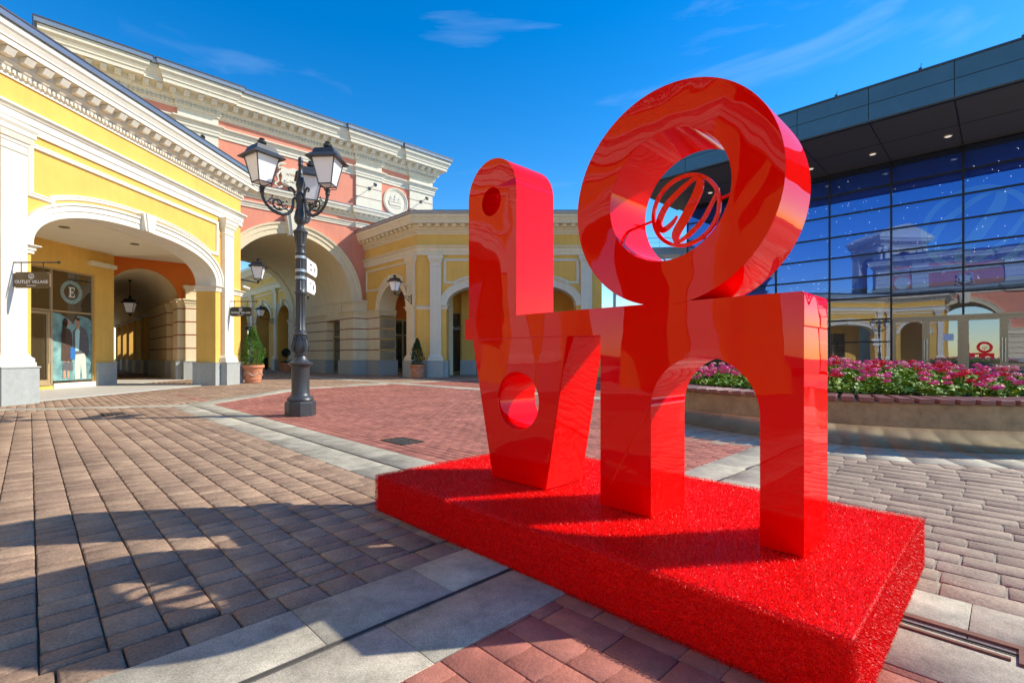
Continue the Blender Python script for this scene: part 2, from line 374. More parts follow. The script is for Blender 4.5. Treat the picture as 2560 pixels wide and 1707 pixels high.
mx = N.new('ShaderNodeMix'); mx.data_type = 'RGBA'; mx.inputs[7].default_value = (4.8,5.6,7.0,1); L.new(cr.outputs[0], mx.inputs[0]); L.new(hs.outputs[0], mx.inputs[6])
L.new(mx.outputs[2], bg.inputs['Color'])
SC.view_settings.view_transform = 'Standard'; SC.view_settings.look = 'None'; SC.view_settings.gamma = 1; SC.view_settings.exposure = .62
SC.cycles.use_denoising = True; SC.cycles.max_bounces = 8; SC.cycles.glossy_bounces = 4; SC.cycles.transparent_max_bounces = 8

# ------------------------------------------------------------------ ground
E1 = np.array((.701,-.713)); E2 = np.array((.713,.701))
def CD(x, y): return x*.701-y*.713, x*.713+y*.701
def XY(c, d): return c*.701+d*.713, -c*.713+d*.701
PC = (6.0, 8.8)         # planter centre
gb = MB(); gb.quad((-150,-150,-.022),(150,-150,-.022),(150,150,-.022),(-150,150,-.022))
struct(gb.build('ground', M['joint']))

def unit_mesh(name, units, mt, top=0.0, bev=.006, drop=.02):
    """units: list of (quad corners in xy, tone, dz). One structure mesh of bevelled pavers"""
    n = len(units)
    Q = np.array([u[0] for u in units], float)          # n,4,2
    T = np.array([u[1] for u in units]); Z = np.array([u[2] for u in units])
    ctr = Q.mean(1, keepdims=True); dirs = Q-ctr; ln = np.linalg.norm(dirs, axis=2, keepdims=True)
    inner = ctr + dirs*(1 - bev*1.35/ln)
    V = np.zeros((n,8,3)); V[:,:4,:2] = inner; V[:,4:,:2] = Q
    tilt = (np.random.RandomState(3).rand(n,4)-.5)*.0030
    V[:,:4,2] = (top+Z)[:,None]+tilt; V[:,4:,2] = (top+Z)[:,None]-drop*.55
    V2 = np.zeros((n,12,3)); V2[:,:4] = V[:,:4]; V2[:,4:8,:2] = Q; V2[:,4:8,2] = (top+Z)[:,None]-bev*.7; V2[:,8:,:2] = Q; V2[:,8:,2] = top-drop-.004
    F = []
    base = [(0,1,2,3)] + [(4+i,4+(i+1)%4,(i+1)%4,i) for i in range(4)] + [(8+i,8+(i+1)%4,4+(i+1)%4,4+i) for i in range(4)]
    base = np.array(base)
    F = (np.arange(n)[:,None,None]*12 + base[None]).reshape(-1,4)
    me = bpy.data.meshes.new(name); me.vertices.add(n*12); me.vertices.foreach_set('co', V2.reshape(-1))
    me.loops.add(F.size); me.loops.foreach_set('vertex_index', F.reshape(-1).astype(np.int32))
    me.polygons.add(len(F)); me.polygons.foreach_set('loop_start', np.arange(0, F.size, 4, dtype=np.int32))
    at = me.attributes.new('tone', 'FLOAT', 'POINT'); at.data.foreach_set('value', np.repeat(T, 12).astype(np.float32))
    me.update(calc_edges=True); me.validate(); me.materials.append(mt)
    o = bpy.data.objects.new(name, me); COL.objects.link(o); return struct(o)

def rows_cd(c0, c1, d0, d1, roww, lens, inside, gap=.007, along='c', rnd=None, stagger=None, clip=True, gapx=None):
    rnd = rnd or R; out = []
    a0, a1, b0, b1 = (c0,c1,d0,d1) if along == 'c' else (d0,d1,c0,c1)
    b = b0; k = 0
    while b < b1:
        a = a0 + (rnd.random()*.3 if stagger is None else (k % 2)*stagger)
        off = 0
        while a < a1:
            l = rnd.choice(lens)
            if clip and a+l > a1: l = a1-a
            if l < .04: break
            am = a+l/2; bm = b+roww/2
            c, d = (am,bm) if along == 'c' else (bm,am)
            x, y = XY(c, d)
            if inside(x, y, c, d):
                j = [rnd.uniform(-.0015,.0015) for _ in range(4)]
                gx = gapx or gap; A0 = a+gx/2+j[0]; A1 = a+l-gx/2+j[1]; B0 = b+gap/2+j[2]; B1 = b+roww-gap/2+j[3]
                if along == 'c': cs = [(A0,B0),(A0,B1),(A1,B1),(A1,B0)]
                else: cs = [(B0,A0),(B1,A0),(B1,A1),(B0,A1)][::-1]
                q = [XY(*p) for p in cs]
                ar = sum(q[i][0]*q[(i+1)%4][1]-q[(i+1)%4][0]*q[i][1] for i in range(4))
                if ar < 0: q = q[::-1]
                out.append((q, rnd.random(), rnd.uniform(-.0012,.0012)))
            a += l
        b += roww; k += 1
    return out

def visible(x, y): return y > -3 and y < 60 and abs(x) < 1.15*max(y,0)+4.5
OCT = [(-6.75,10.9),(-6.95,17.0),(-4.85,19.35),(0.0,14.6),(6.5,8.5)]     # rough inner corner line of the red field
def in_red(x, y, c, d):
    if d < 2.95 or c > -2.1: return False
    if x < -7.0: return False
    if d > 10.35: return False
    if c < -17.2: return False
    return visible(x, y)
def in_octa(x, y): return d_ring(x,y) > 0
# near-left tan field: rows along e1
ru = random.Random(11)
tanl = rows_cd(-16.5, -2.36, -9, 2.03, .188, [.10,.15,.15,.20,.25,.20], lambda x,y,c,d: visible(x,y) and x > -11.3 and not (c < -13.6 and d > -.6), rnd=ru, gapx=.011)
# soldier courses along the strips
tanl += rows_cd(-2.37, -2.17, -4, 2.2, .001, [.17], lambda *a: False)
def course(c0, c1, d0, d1, along, step, rnd, inside=None):
    return rows_cd(c0, c1, d0, d1, (d1-d0) if along=='c' else (c1-c0), [step], inside or (lambda x,y,c,d: visible(x,y)), along=along, rnd=rnd, stagger=0)
def soldier(c0, c1, d0, d1, along, step, rnd):
    out = []; a = c0 if along == 'c' else d0; a1 = c1 if along == 'c' else d1; g = .004
    while a < a1:
        b = min(a+step, a1)
        cs = [(a+g,d0+g),(a+g,d1-g),(b-g,d1-g),(b-g,d0+g)] if along == 'c' else [(c0+g,a+g),(c0+g,b-g),(c1-g,b-g),(c1-g,a+g)]
        q = [XY(*p) for p in cs]
        ar = sum(q[i][0]*q[(i+1)%4][1]-q[(i+1)%4][0]*q[i][1] for i in range(4))
        if ar < 0: q = q[::-1]
        if visible(*q[0]): out.append((q, rnd.random(), rnd.uniform(-.001,.001)))
        a = b
    return out
tanl += soldier(-2.36, -2.185, -9, 2.2, 'd', .185, ru)
tanl += soldier(-14.2, -2.36, 2.03, 2.2, 'c', .21, ru)
# tan pavers beyond the ring at the left and behind
def in_far_tan(x, y, c, d):
    if not visible(x, y) or y > 45: return False
    if x < -11.4 and y < 20.5: return False
    if in_red(x, y, c, d): return False
    if c > -2.1 and d > 2.9: return False
    if c > -13.6 and d < 2.6: return False
    if c < -13.6 and d < -.6: return False
    if d > 10.9 and c > -18.2: return False
    if d > 10.9 and c < -18.2 and y > 22: return True
    return True
tanl += rows_cd(-46, -2, -.8, 26, .15, [.15,.20,.30], in_far_tan, rnd=ru, gap=.006)
unit_mesh('paving', tanl, M['tan'], bev=.008)
# right grey-tan field
def in_right(x, y, c, d):
    r = math.hypot(x-PC[0], y-PC[1])
    return d > 3.17 and c > -1.68 and visible(x, y) and r > 4.36 and r < 30
tr = rows_cd(-2.3, 22, 3.17, 30, .17, [.24,.30,.36,.42], in_right, gap=.012, rnd=ru)
tr += soldier(-1.44, 9, 2.98, 3.17, 'c', .30, ru)
nseg = 130
for k in range(nseg):
    a0 = 2*PI*k/nseg; a1 = 2*PI*(k+.94)/nseg
    q = [(PC[0]+r*math.cos(a), PC[1]+r*math.sin(a)) for r, a in ((4.16,a0),(4.36,a0),(4.36,a1),(4.16,a1))]
    tr.append((q, ru.random(), 0))
unit_mesh('paving', tr, M['tanr'], bev=.006)
jb = MB(); P4 = [XY(-1.5,3.0),XY(26,3.0),XY(26,32),XY(-1.5,32)]; jb.add([(p[0],p[1],-.0075) for p in P4], [(0,3,2,1) if False else (0,1,2,3)])
struct(jb.build('joint_sand', M['sand']))
# red fields
ur = rows_cd(-1.95, 7, -7, 2.3, .155, [.155,.155,.23,.31], lambda x,y,c,d: visible(x,y) and c > -1.62, rnd=ru, gap=.004)
ur += rows_cd(-17.4, -2.1, 3.16, 10.5, .10, [.2], in_red, rnd=ru, gap=.006, stagger=.1, along='c')
ur += soldier(-17, -2.18, 2.97, 3.16, 'c', .2, ru)
ur += rows_cd(-18.2, 3.5, 10.9, 30, .10, [.2], lambda x,y,c,d: visible(x,y) and y < 30 and not (c < -18.1), rnd=ru, gap=.006, stagger=.1)
unit_mesh('paving', ur, M['redp'], bev=.004)

# granite strips
gr = []
def slabs(c0, c1, d0, d1, along, lo, hi, rnd, ok=None):
    out = []; a = c0 if along == 'c' else d0; a1 = c1 if along == 'c' else d1; g = .0015
    while a < a1:
        b = min(a+rnd.uniform(lo,hi), a1)
        cs = [(a+g,d0),(a+g,d1),(b-g,d1),(b-g,d0)] if along == 'c' else [(c0,a+g),(c0,b-g),(c1,b-g),(c1,a+g)]
        q = [XY(*p) for p in cs]
        ar = sum(q[i][0]*q[(i+1)%4][1]-q[(i+1)%4][0]*q[i][1] for i in range(4))
        if ar < 0: q = q[::-1]
        mxy = (sum(p[0] for p in q)/4, sum(p[1] for p in q)/4)
        if (ok is None or ok(*mxy)): out.append((q, rnd.random(), 0))
        a = b
    return out
rg = random.Random(5); okp = lambda x, y: math.hypot(x-PC[0], y-PC[1]) > 4.5
# strip one (towards the planter) and strip two (crossing it)
gr += slabs(-2.18,-1.822,-10,2.19,'d',.6,1.0,rg); gr += slabs(-1.792,-1.447,-10,2.19,'d',.6,1.0,rg)
gr += slabs(-2.18,-1.822,2.975,10.2,'d',.6,1.0,rg); gr += slabs(-1.792,-1.447,2.975,10.2,'d',.6,1.0,rg)
gr += slabs(-13.0,12,2.19,2.565,'c',.7,1.1,rg); gr += slabs(-13.0,12,2.595,2.975,'c',.7,1.1,rg)
# far strips
gr += slabs(-26.5,2.5,10.25,10.9,'c',.7,1.1,rg)
gr += slabs(-18.05,-17.4,8.6,10.25,'d',.6,1.0,rg); gr += slabs(-18.05,-17.4,10.9,22,'d',.6,1.0,rg)
gr += slabs(-14,2,16.5,16.9,'c',.7,1.1,rg)
def poly_strip(p, q, wd, rnd, L=.9):
    out = []; p = Vector(p); q = Vector(q); d = (q-p); n = max(1, int(d.length/L)); d = d/n; nn = Vector((-d.y,d.x)).normalized()*wd/2
    for i in range(n):
        a = p+d*i+d.normalized()*.0015; b = p+d*(i+1)-d.normalized()*.0015
        out.append(([tuple(a-nn),tuple(b-nn),tuple(b+nn),tuple(a+nn)], rnd.random(), .0015))
    return out
gr += poly_strip((-7.15,10.75),(-7.2,17.0),.62,rg); gr += poly_strip((-7.3,16.6),(-5.0,19.3),.62,rg)
gr += poly_strip((-11.4,9.75),(-7.2,10.95),.42,rg)
unit_mesh('path_strip', gr, M['granite'], top=.004, bev=.002, drop=.012)
# ring of granite round the planter
nb = 34; rr = []
for k in range(nb):
    a0 = 2*PI*k/nb; a1 = 2*PI*(k+.995)/nb; am = (a0+a1)/2
    for s, (p, q2) in enumerate(((a0,am),(am,a1))):
        q = [(PC[0]+r*math.cos(a), PC[1]+r*math.sin(a)) for r, a in ((3.0,p),(4.155,p),(4.155,q2),(3.0,q2))]
        rr.append((q, (k*7 % 10)/10, 0))
unit_mesh('planter_surround', rr, M['granite'], top=.003, bev=.002, drop=.012)
# slot drains
db = MB()
def cdbox(mb, c0, c1, d0, d1, z0, z1):
    P = [XY(c0,d0),XY(c1,d0),XY(c1,d1),XY(c0,d1)]
    mb.add([(p[0],p[1],z0) for p in P]+[(p[0],p[1],z1) for p in P], [(0,3,2,1),(4,5,6,7),(0,1,5,4),(1,2,6,5),(2,3,7,6),(3,0,4,7)])
cdbox(db,-1.822,-1.792,-10,2.56,-.03,-.010); cdbox(db,-13,12,2.565,2.595,-.03,-.009)
struct(db.build('drain_slot', M['drain']))
db = MB()
cdbox(db,-1.8205,-1.8165,-10,2.19,-.01,.0055); cdbox(db,-1.7975,-1.7935,-10,2.19,-.01,.0055)
cdbox(db,-13,12,2.5665,2.5705,-.01,.0055); cdbox(db,-13,12,2.5895,2.5935,-.01,.0055)
struct(db.build('drain_slot', M['slot']))
# loggia floor
fb = MB(); fb.box(-40,-11.55,-3,19.7,-.01,.018); fb.box(-60,-15.2,19.7,24.0,-.01,.018)
struct(fb.build('loggia_floor', M['stonefloor']))

# ------------------------------------------------------------------ wall building blocks
def curve_pts(op, n=28):
    cx, hw, sp, rise, ex = op['cx'], op['hw'], op['spring'], op['rise'], op.get('n', 2.0)
    out = []
    for k in range(n+1):
        a = PI*k/n; c = math.cos(a); s = math.sin(a)
        out.append((cx - hw*math.copysign(abs(c)**(2/ex), c), sp + rise*abs(s)**(2/ex)))
    return out
def arch_wall(mb, x0, x1, z0, z1, ops, y=0.0, th=.6, back=True, reveal=True):
    ops = sorted(ops, key=lambda o: o['cx']); ys = [(y, False)] + ([(y+th, True)] if back else [])
    def quad(a, b, c, d, yy, flip):
        v = [(p[0], yy, p[1]) for p in (a,b,c,d)]
        mb.add(v, [(0,3,2,1) if flip else (0,1,2,3)])
    xs = x0
    for o in ops + [None]:
        xe = x1 if o is None else o['cx']-o['hw']
        for yy, fl in ys: quad((xs,z0),(xe,z0),(xe,z1),(xs,z1),yy,fl)
        if o is None: break
        zb = o.get('zb', z0); pts = curve_pts(o) if o['rise'] > 0 else [(o['cx']-o['hw'],o['spring']),(o['cx']+o['hw'],o['spring'])]
        for p, q in zip(pts[:-1], pts[1:]):
            for yy, fl in ys: quad(p, q, (q[0],z1), (p[0],z1), yy, fl)
            if reveal: mb.add([(p[0],y,p[1]),(q[0],y,q[1]),(q[0],y+th,q[1]),(p[0],y+th,p[1])], [(3,2,1,0)])
        if zb > z0:
            for yy, fl in ys: quad((pts[0][0],z0),(pts[-1][0],z0),(pts[-1][0],zb),(pts[0][0],zb),yy,fl)
        if reveal:
            a, b = pts[0], pts[-1]
            mb.add([(a[0],y,zb),(a[0],y,a[1]),(a[0],y+th,a[1]),(a[0],y+th,zb)], [(3,2,1,0)])
            mb.add([(b[0],y,zb),(b[0],y,b[1]),(b[0],y+th,b[1]),(b[0],y+th,zb)], [(0,1,2,3)])
        xs = o['cx']+o['hw']
    mb.quad((x0,y,z1),(x1,y,z1),(x1,y+th,z1),(x0,y+th,z1))
    mb.quad((x0,y,z0),(x0,y,z1),(x0,y+th,z1),(x0,y+th,z0)); mb.quad((x1,y,z0),(x1,y+th,z0),(x1,y+th,z1),(x1,y,z1))

def archivolt(parent, op, wd=.34, y=0.0, key=True, mt='white', keyw=.2, kz=.35, proud=1.0):
    b = MB(); P = curve_pts(op, 36)[::-1]
    p = proud
    prof = [(-.012,0),(-.012,.05*p),(wd*.42,.05*p),(wd*.42,.075*p),(wd*.8,.075*p),(wd*.82,.11*p),(wd,.12*p),(wd,0)]
    b.sweep(P, prof, ELEV(y))
    o = b.build('archivolt', M[mt], parent, smooth=True, ang=30)
    if key:
        k = MB(); zt = op['spring']+op['rise']+wd+kz*.2; zb = op['spring']+op['rise']-.04; c = op['cx']
        k.prism([(c-keyw*.62,zb),(c+keyw*.62,zb),(c+keyw,zt),(c-keyw,zt)], y-.2*p, y-.002)
        k.prism([(c-keyw*.36,zb-.02),(c+keyw*.36,zb-.02),(c+keyw*.66,zt+.03),(c-keyw*.66,zt+.03)], y-.235*p, y-.19*p)
        k.build('keystone', M[mt], o)
    return o
def lining(parent, op, depth, mt='white', y=0.0, t=.012):
    b = MB(); P = curve_pts(op, 36)[::-1]
    b.sweep(P, [(-t,.0),(-t,-depth),(.001,-depth)], ELEV(y), cap=False)
    return b.build('arch_soffit', M[mt], parent, smooth=True, ang=30)
def impost(parent, x0, x1, z1, y=0.0, dep=.6, mt='white', h=.2):
    b = MB()
    path = [(x0,y+dep),(x0,y),(x1,y),(x1,y+dep)]
    b.sweep(path, [(0,z1-h),(.035,z1-h),(.035,z1-h*.62),(.06,z1-h*.6),(.06,z1-h*.3),(.13,z1-.02),(.13,z1),(0,z1)], PLAN)
    return b.build('impost', M[mt], parent)
def pilaster(parent, x0, x1, z0, z1, y=0.0, out=.12, mt='white', plinth=True, wings=True):
    b = MB(); c = (x0+x1)/2
    b.box(x0, x1, y-out, y-.001, z0+.3, z1-.42)
    path = [(x0,y),(x0,y-out),(x1,y-out),(x1,y)]
    b.sweep(path, [(0,z1-.62),(.02,z1-.61),(.03,z1-.58),(.0,z1-.56)], PLAN, cap=False)
    b.sweep(path, [(0,z1-.43),(.02,z1-.42),(.02,z1-.36),(.05,z1-.34),(.09,z1-.22),(.11,z1-.2),(.11,z1-.1),(.15,z1-.03),(.15,z1),(-.05,z1)], PLAN, cap=False)
    b.box(x0-.1, x1+.1, y-out-.1, y-.001, z1-.2, z1-.01)
    b.sweep(path, [(0,z0+.32),(.02,z0+.28),(.05,z0+.22),(.09,z0+.18),(.09,z0+.1),(.11,z0+.09),(.11,z0),(-.03,z0)], PLAN, cap=False)
    b.box(x0-.08, x1+.08, y-out-.08, y-.001, z0+.005, z0+.1)
    o = b.build('pilaster', M[mt], parent)
    if plinth: plinth_block(parent, x0-.13, x1+.13, y, out+.16)
    return o
def plinth_block(parent, x0, x1, y=0.0, out=.1, dep=0.0, zt=.86):
    b = MB(); b.box(x0, x1, y-out, y+dep+.002, -.02, zt-.03); b.box(x0-.02, x1+.02, y-out-.02, y+dep+.004, zt-.03, zt)
    return b.build('plinth', M['plinth'], parent)
def panel(parent, x0, x1, zt, zb, op, clear=.62, y=0.0, mt='white', key=True):
    """raised frame moulding whose lower edge follows the arch"""
    c = op['cx']; big = dict(op, hw=op['hw']+clear, rise=op['rise']+clear)
    pts = [p for p in curve_pts(big, 40) if p[1] > zb+.01 and x0+.45 < p[0] < x1-.45]
    path = [(x0,zb),(x0,zt),(x1,zt),(x1,zb)] + ([(pts[-1][0]+.25 if False else pts[-1][0], zb)] if pts else []) + pts[::-1] + ([(pts[0][0], zb)] if pts else [])
    b = MB(); prof = [(-.07,0),(-.07,.02),(-.045,.05),(-.02,.05),(0,.03),(.02,.055),(.05,.06),(.07,.02),(.07,0)]
    b.sweep(path, prof, ELEV(y), closed=True)
    return b.build('panel_moulding', M[mt], parent)
def cornice(parent, path, z0, mt='white', dent=True, scale=1.0, name='cornice', roof=True, mod_pitch=.42, dent_pitch=.115, rows=1):
    s = scale; b = MB()
    P = [(-.02,0),(.04,0),(.04,.06),(.08,.09),(.08,.20),(.13,.22),(.16,.27),(.20,.30),(.20,.45),(.24,.47),(.46,.49),(.46,.60),(.49,.62),(.49,.66),(.54,.76),(.58,.80),(.58,.93),(-.02,.95)]
    b.sweep(path, [(o*s, z0+h*s) for o, h in P], PLAN)
    def along(p, q, pitch, wdt, o0, o1, h0, h1, e0, e1, taper=0):
        d = Vector((q[0]-p[0], q[1]-p[1])); Ln = d.length; d.normalize(); nn = Vector((d.y,-d.x))
        n = max(1, int((Ln+e0+e1)/pitch)); st = (Ln+e0+e1)/n
        for i in range(n):
            t = -e0+st*(i+.5); A = Vector(p)+d*(t-wdt/2); B = Vector(p)+d*(t+wdt/2)
            v = []
            for h, oo in ((h0, o1-taper), (h1, o1)):
                v += [(A+nn*o0).to_tuple()+(h,), (B+nn*o0).to_tuple()+(h,), (B+nn*oo).to_tuple()+(h,), (A+nn*oo).to_tuple()+(h,)]
            b.add(v, [(0,1,2,3),(4,7,6,5),(0,4,5,1),(1,5,6,2),(2,6,7,3),(3,7,4,0)])
    if dent:
        for i in range(len(path)-1):
            p, q = path[i], path[i+1]
            ext = lambda j: 0
            for r in range(rows):
                along(p, q, dent_pitch*s, dent_pitch*s*.55, .07*s, (.125+.02*r)*s, z0+(.10+.09*r)*s, z0+(.175+.09*r)*s, 0, 0)
            along(p, q, mod_pitch*s, mod_pitch*s*.52, .19*s, .43*s, z0+.33*s, z0+.465*s, 0.0, 0.0, taper=.09*s)
    o = b.build(name, M[mt], parent)
    if roof:
        g = MB(); g.sweep(path, [(.50*s,z0+.935*s),(.64*s,z0+.94*s),(.66*s,z0+1.06*s),(.30*s,z0+1.10*s),(-.5,z0+1.16*s)], PLAN, cap=False)
        g.build('gutter', M['roofmetal'], o)
        g = MB(); g.sweep(path, [(.655*s,z0+1.055*s),(.675*s,z0+1.055*s),(.675*s,z0+1.09*s),(.60*s,z0+1.10*s)], PLAN, cap=False)
        g.build('roof_edge', M['darkmetal'], o)
    return o
def architrave(parent, path, z0, z1, mt='white'):
    b = MB(); h = z1-z0
    b.sweep(path, [(-.02,z0),(.05,z0),(.05,z0+h*.35),(.075,z0+h*.36),(.075,z0+h*.68),(.10,z0+h*.7),(.14,z0+h*.82),(.18,z0+h*.86),(.18,z1-.02),(0,z1)], PLAN)
    return b.build('architrave', M[mt], parent)

def rust_pier(parent, x0, x1, y0, y1, z0=.86, z1=3.75, joints=(1.46,2.09,2.70,3.32), mt='cream', cap=True, plinth=True, name='pier'):
    b = MB(); zs = [z0] + list(joints) + [z1]; g = .025
    for a, c in zip(zs[:-1], zs[1:]): b.box(x0, x1, y0, y1, a+(g if a != z0 else 0), c-g)
    o = b.build(name, M[mt], parent, bevel=.012, seg=1)
    r = MB(); r.box(x0+.02, x1-.02, y0+.02, y1-.02, z0, z1-.01); r.build('joint_line', M['redline'], o)
    if cap:
        c = MB(); path = [(x0,y1),(x0,y0),(x1,y0),(x1,y1)]
        c.sweep(path, [(-.01,z1-.30),(.02,z1-.28),(.02,z1-.2),(.06,z1-.16),(.06,z1-.1),(.12,z1-.03),(.12,z1+.02),(-.05,z1+.02)], PLAN, cap=False)
        c.box(x0,x1,y0,y1,z1-.03,z1+.02)
        c.build('capital', M[mt], o)
    if plinth:
        p = MB(); p.box(x0-.08,x1+.08,y0-.08,y1+.08,-.02,z0-.03); p.box(x0-.1,x1+.1,y0-.1,y1+.1,z0-.03,z0); p.build('plinth', M['plinth'], o)
    return o
def shopfront(parent, x0, x1, y, z0, z1, transom, doors=(), mulls=(), frame='bronze', glass='glass_shop', name='window', hand=True, z_sill=None):
    """framed shop window in a wall facing -y; doors is a list of (xa,xb)"""
    f = MB(); t = .06
    f.box(x0,x0+t,y-.05,y+.05,z0,z1); f.box(x1-t,x1,y-.05,y+.05,z0,z1); f.box(x0+t,x1-t,y-.05,y+.05,z1-t,z1); f.box(x0+t,x1-t,y-.05,y+.05,z0,z0+t*1.2)
    if transom: f.box(x0+t,x1-t,y-.048,y+.048,transom-t/2,transom+t/2)
    for m in mulls: f.box(m-t/2,m+t/2,y-.052,y+.052,z0+t*1.2,z1-t)
    g = MB(); g.box(x0+t,x1-t,y-.006,y+.006,z0+t,z1-t)
    o = f.build(name, M[frame], parent, bevel=.004, seg=1)
    g.build('pane', M[glass], o)
    for a, b2 in doors:
        d = MB(); zt = transom or z1; w2 = .09
        d.box(a,a+w2,y-.075,y-.01,z0+.02,zt-.05); d.box(b2-w2,b2,y-.075,y-.01,z0+.02,zt-.05); d.box(a+w2,b2-w2,y-.075,y-.01,zt-.05-w2,zt-.05); d.box(a+w2,b2-w2,y-.075,y-.01,z0+.02,z0+.2)
        dd = d.build('door', M[frame], o, bevel=.004, seg=1)
        if hand:
            h = MB(); hx = b2-.05 if (doors.index((a,b2)) % 2 == 0) else a+.05
            h.tube([(hx,y-.08,.9),(hx,y-.13,.9),(hx,y-.13,1.7),(hx,y-.08,1.7)], .014, 8); h.build('handle', M['chrome'], dd, smooth=True)
    return o

# ------------------------------------------------------------------ LEFT YELLOW BUILDING
ZB0, ZB1, ZC = 6.36, 6.86, 7.43
aL = math.atan2(.999,.045)          # local x runs along the facade, away from the camera
LB = thing('arcade_building', 'long yellow arcade building with cream arches, cornice and grey plinths on the left', 'building', (-11.95,0,0), aL)
bays = [dict(cx=15.05,hw=3.38,spring=3.73,rise=1.20,n=2.35), dict(cx=7.2,hw=3.38,spring=3.73,rise=1.20,n=2.35)]
b = MB(); arch_wall(b, 2.6, 20.0, 0, ZC+.1, bays, th=.75); b.build('wall', M['yellow'], LB)
for op in bays:
    archivolt(LB, op, .36, kz=.5, keyw=.26); lining(LB, op, .76, 'white')
    panel(LB, op['cx']-3.42, op['cx']+3.45, 6.10, 4.93, op, clear=.50)
# imposts + piers
impost(LB, 18.43, 18.72, 3.73, dep=.76); impost(LB, 10.60, 10.85, 3.73, dep=.76); impost(LB, 11.45, 11.68, 3.73, dep=.76); impost(LB, 19.34, 20.03, 3.73, dep=.5)
for x0, x1 in ((10.87,11.44),(18.75,19.30),(3.05,3.60)): pilaster(LB, x0, x1, .86, ZB0, out=.16)
plinth_block(LB, 18.34, 18.60, 0, .06, .83); plinth_block(LB, 19.44, 20.08, 0, .06, .8); plinth_block(LB, 10.52, 10.74, 0, .06, .83); plinth_block(LB, 11.58, 11.76, 0, .06, .83)
pathL = [(2.6,12),(2.6,0),(20.0,0),(20.0,12)]
architrave(LB, pathL, ZB0, ZB1); cornice(LB, pathL, ZC)
b = MB(); b.box(2.6,18.42,.75,12,5.2,ZC+.1); b.box(18.42,20.0,.75,12,5.75,ZC+.1); b.box(2.61,19.99,.02,11.9,ZC+.1,8.50); b.build('upper_block', M['yellow'], LB)
b = MB(); b.box(2.6,18.43,.74,12.5,4.90,5.19); b.add([(18.42,.74,5.45),(20,.76,5.45),(26,3.9,5.45),(26,14,5.45),(18.42,14,5.45),(18.42,.74,5.72),(20,.76,5.72),(26,3.9,5.72),(26,14,5.72),(18.42,14,5.72)], [(4,3,2,1,0),(5,6,7,8,9),(0,1,6,5),(1,2,7,6),(2,3,8,7)]); b.build('ceiling', M['ceiling'], LB)
# inner wall with shop window
b = MB(); arch_wall(b, 2.7, 18.42, 0, 4.91, [dict(cx=15.55,hw=2.08,spring=4.02,rise=0,zb=.12), dict(cx=7.2,hw=2.6,spring=4.02,rise=0,zb=.12)], y=3.95, th=.3, back=False)
b.box(18.0,18.42,3.97,9.5,0,4.905); b.build('inner_wall', M['yellow'], LB)
plinth_block(LB, 17.66, 18.48, 3.95, .07, 4.0); plinth_block(LB, 10.0, 13.45, 3.95, .06, .0)
sw = shopfront(LB, 13.47, 17.63, 4.05, .12, 4.02, 2.61, doors=[(14.9,16.0)], mulls=(16.07,14.84))
shopfront(LB, 4.6, 9.8, 4.05, .12, 4.02, 2.61, doors=[(6.2,7.1),(7.1,8.0)], mulls=(6.17,8.03))
b = MB(); b.box(16.08,17.64,3.925,4.0,.018,.19); b.build('sill', M['white'], LB)
# poster with two figures, printed on the window
po = MB(); po.prism([(16.12,.27),(17.56,.27),(17.56,2.30)]+[(17.56-.55*(1-math.cos(t*PI/10)), 2.30+.22*math.sin(t*PI/10)) for t in range(0,6)]+[(16.85,2.22),(16.7,2.36),(16.4,2.52),(16.12,2.56)], 4.030, 4.036)
pst = po.build('poster', M['poster'], sw)
def flat(name, polys, mt, y, par):
    m = MB()
    for pl in polys: m.prism(pl, y-.0015, y)
    return m.build(name, M[mt], par)
def ell(cx, cz, rx, rz, n=20, a=0): return [(cx+rx*math.cos(t*2*PI/n)*math.cos(a)-rz*math.sin(t*2*PI/n)*math.sin(a), cz+rx*math.cos(t*2*PI/n)*math.sin(a)+rz*math.sin(t*2*PI/n)*math.cos(a)) for t in range(n)]
Y0 = 4.028
flat('printed_trousers', [[(16.93,.30),(17.10,.30),(17.14,.95),(17.20,.32),(17.36,.30),(17.33,1.0),(17.28,1.28),(16.92,1.28)]], 'trouser', Y0, pst)
flat('printed_jacket', [[(16.90,1.15),(16.86,1.5),(16.84,1.95),(16.98,2.12),(17.14,2.16),(17.34,2.04),(17.44,1.7),(17.46,1.25),(17.40,1.05),(17.32,1.1),(17.28,1.2)]], 'coat_m', Y0-.002, pst)
flat('printed_shirt', [[(16.93,1.28),(17.06,1.28),(17.10,2.0),(17.0,2.08),(16.92,1.95)]], 'shirt', Y0-.004, pst)
flat('printed_head', [ell(16.99,2.29,.085,.12,a=.2), [(16.96,2.06),(17.1,2.04),(17.08,2.24),(16.98,2.24)]], 'skin', Y0-.006, pst)
flat('printed_hair', [ell(17.02,2.385,.085,.05,a=-.3)], 'hair', Y0-.008, pst)
flat('printed_coat', [[(16.42,.95),(16.44,1.9),(16.56,2.05),(16.72,2.02),(16.80,1.85),(16.82,1.2),(16.78,.9)]], 'coat_w', Y0-.010, pst)
flat('printed_head', [ell(16.66,2.22,.07,.11,a=-.35)], 'skin', Y0-.012, pst)
flat('printed_legs', [[(16.48,.35),(16.57,.35),(16.58,.92),(16.48,.92)], [(16.62,.35),(16.70,.35),(16.71,.92),(16.62,.92)]], 'skin', Y0-.012, pst)
flat('printed_hair', [ell(16.56,2.24,.085,.15), [(16.46,2.3),(16.42,1.6),(16.54,1.5),(16.60,2.2)]], 'hair', Y0-.014, pst)
flat('printed_bag', [[(16.46,.62),(16.84,.60),(16.82,.88),(16.50,.90)]], 'coat_m', Y0-.016, pst)
flat('printed_bag', [[(16.74,1.0),(16.92,1.0),(16.92,1.38),(16.74,1.4)]], 'blueprint', Y0-.016, pst)
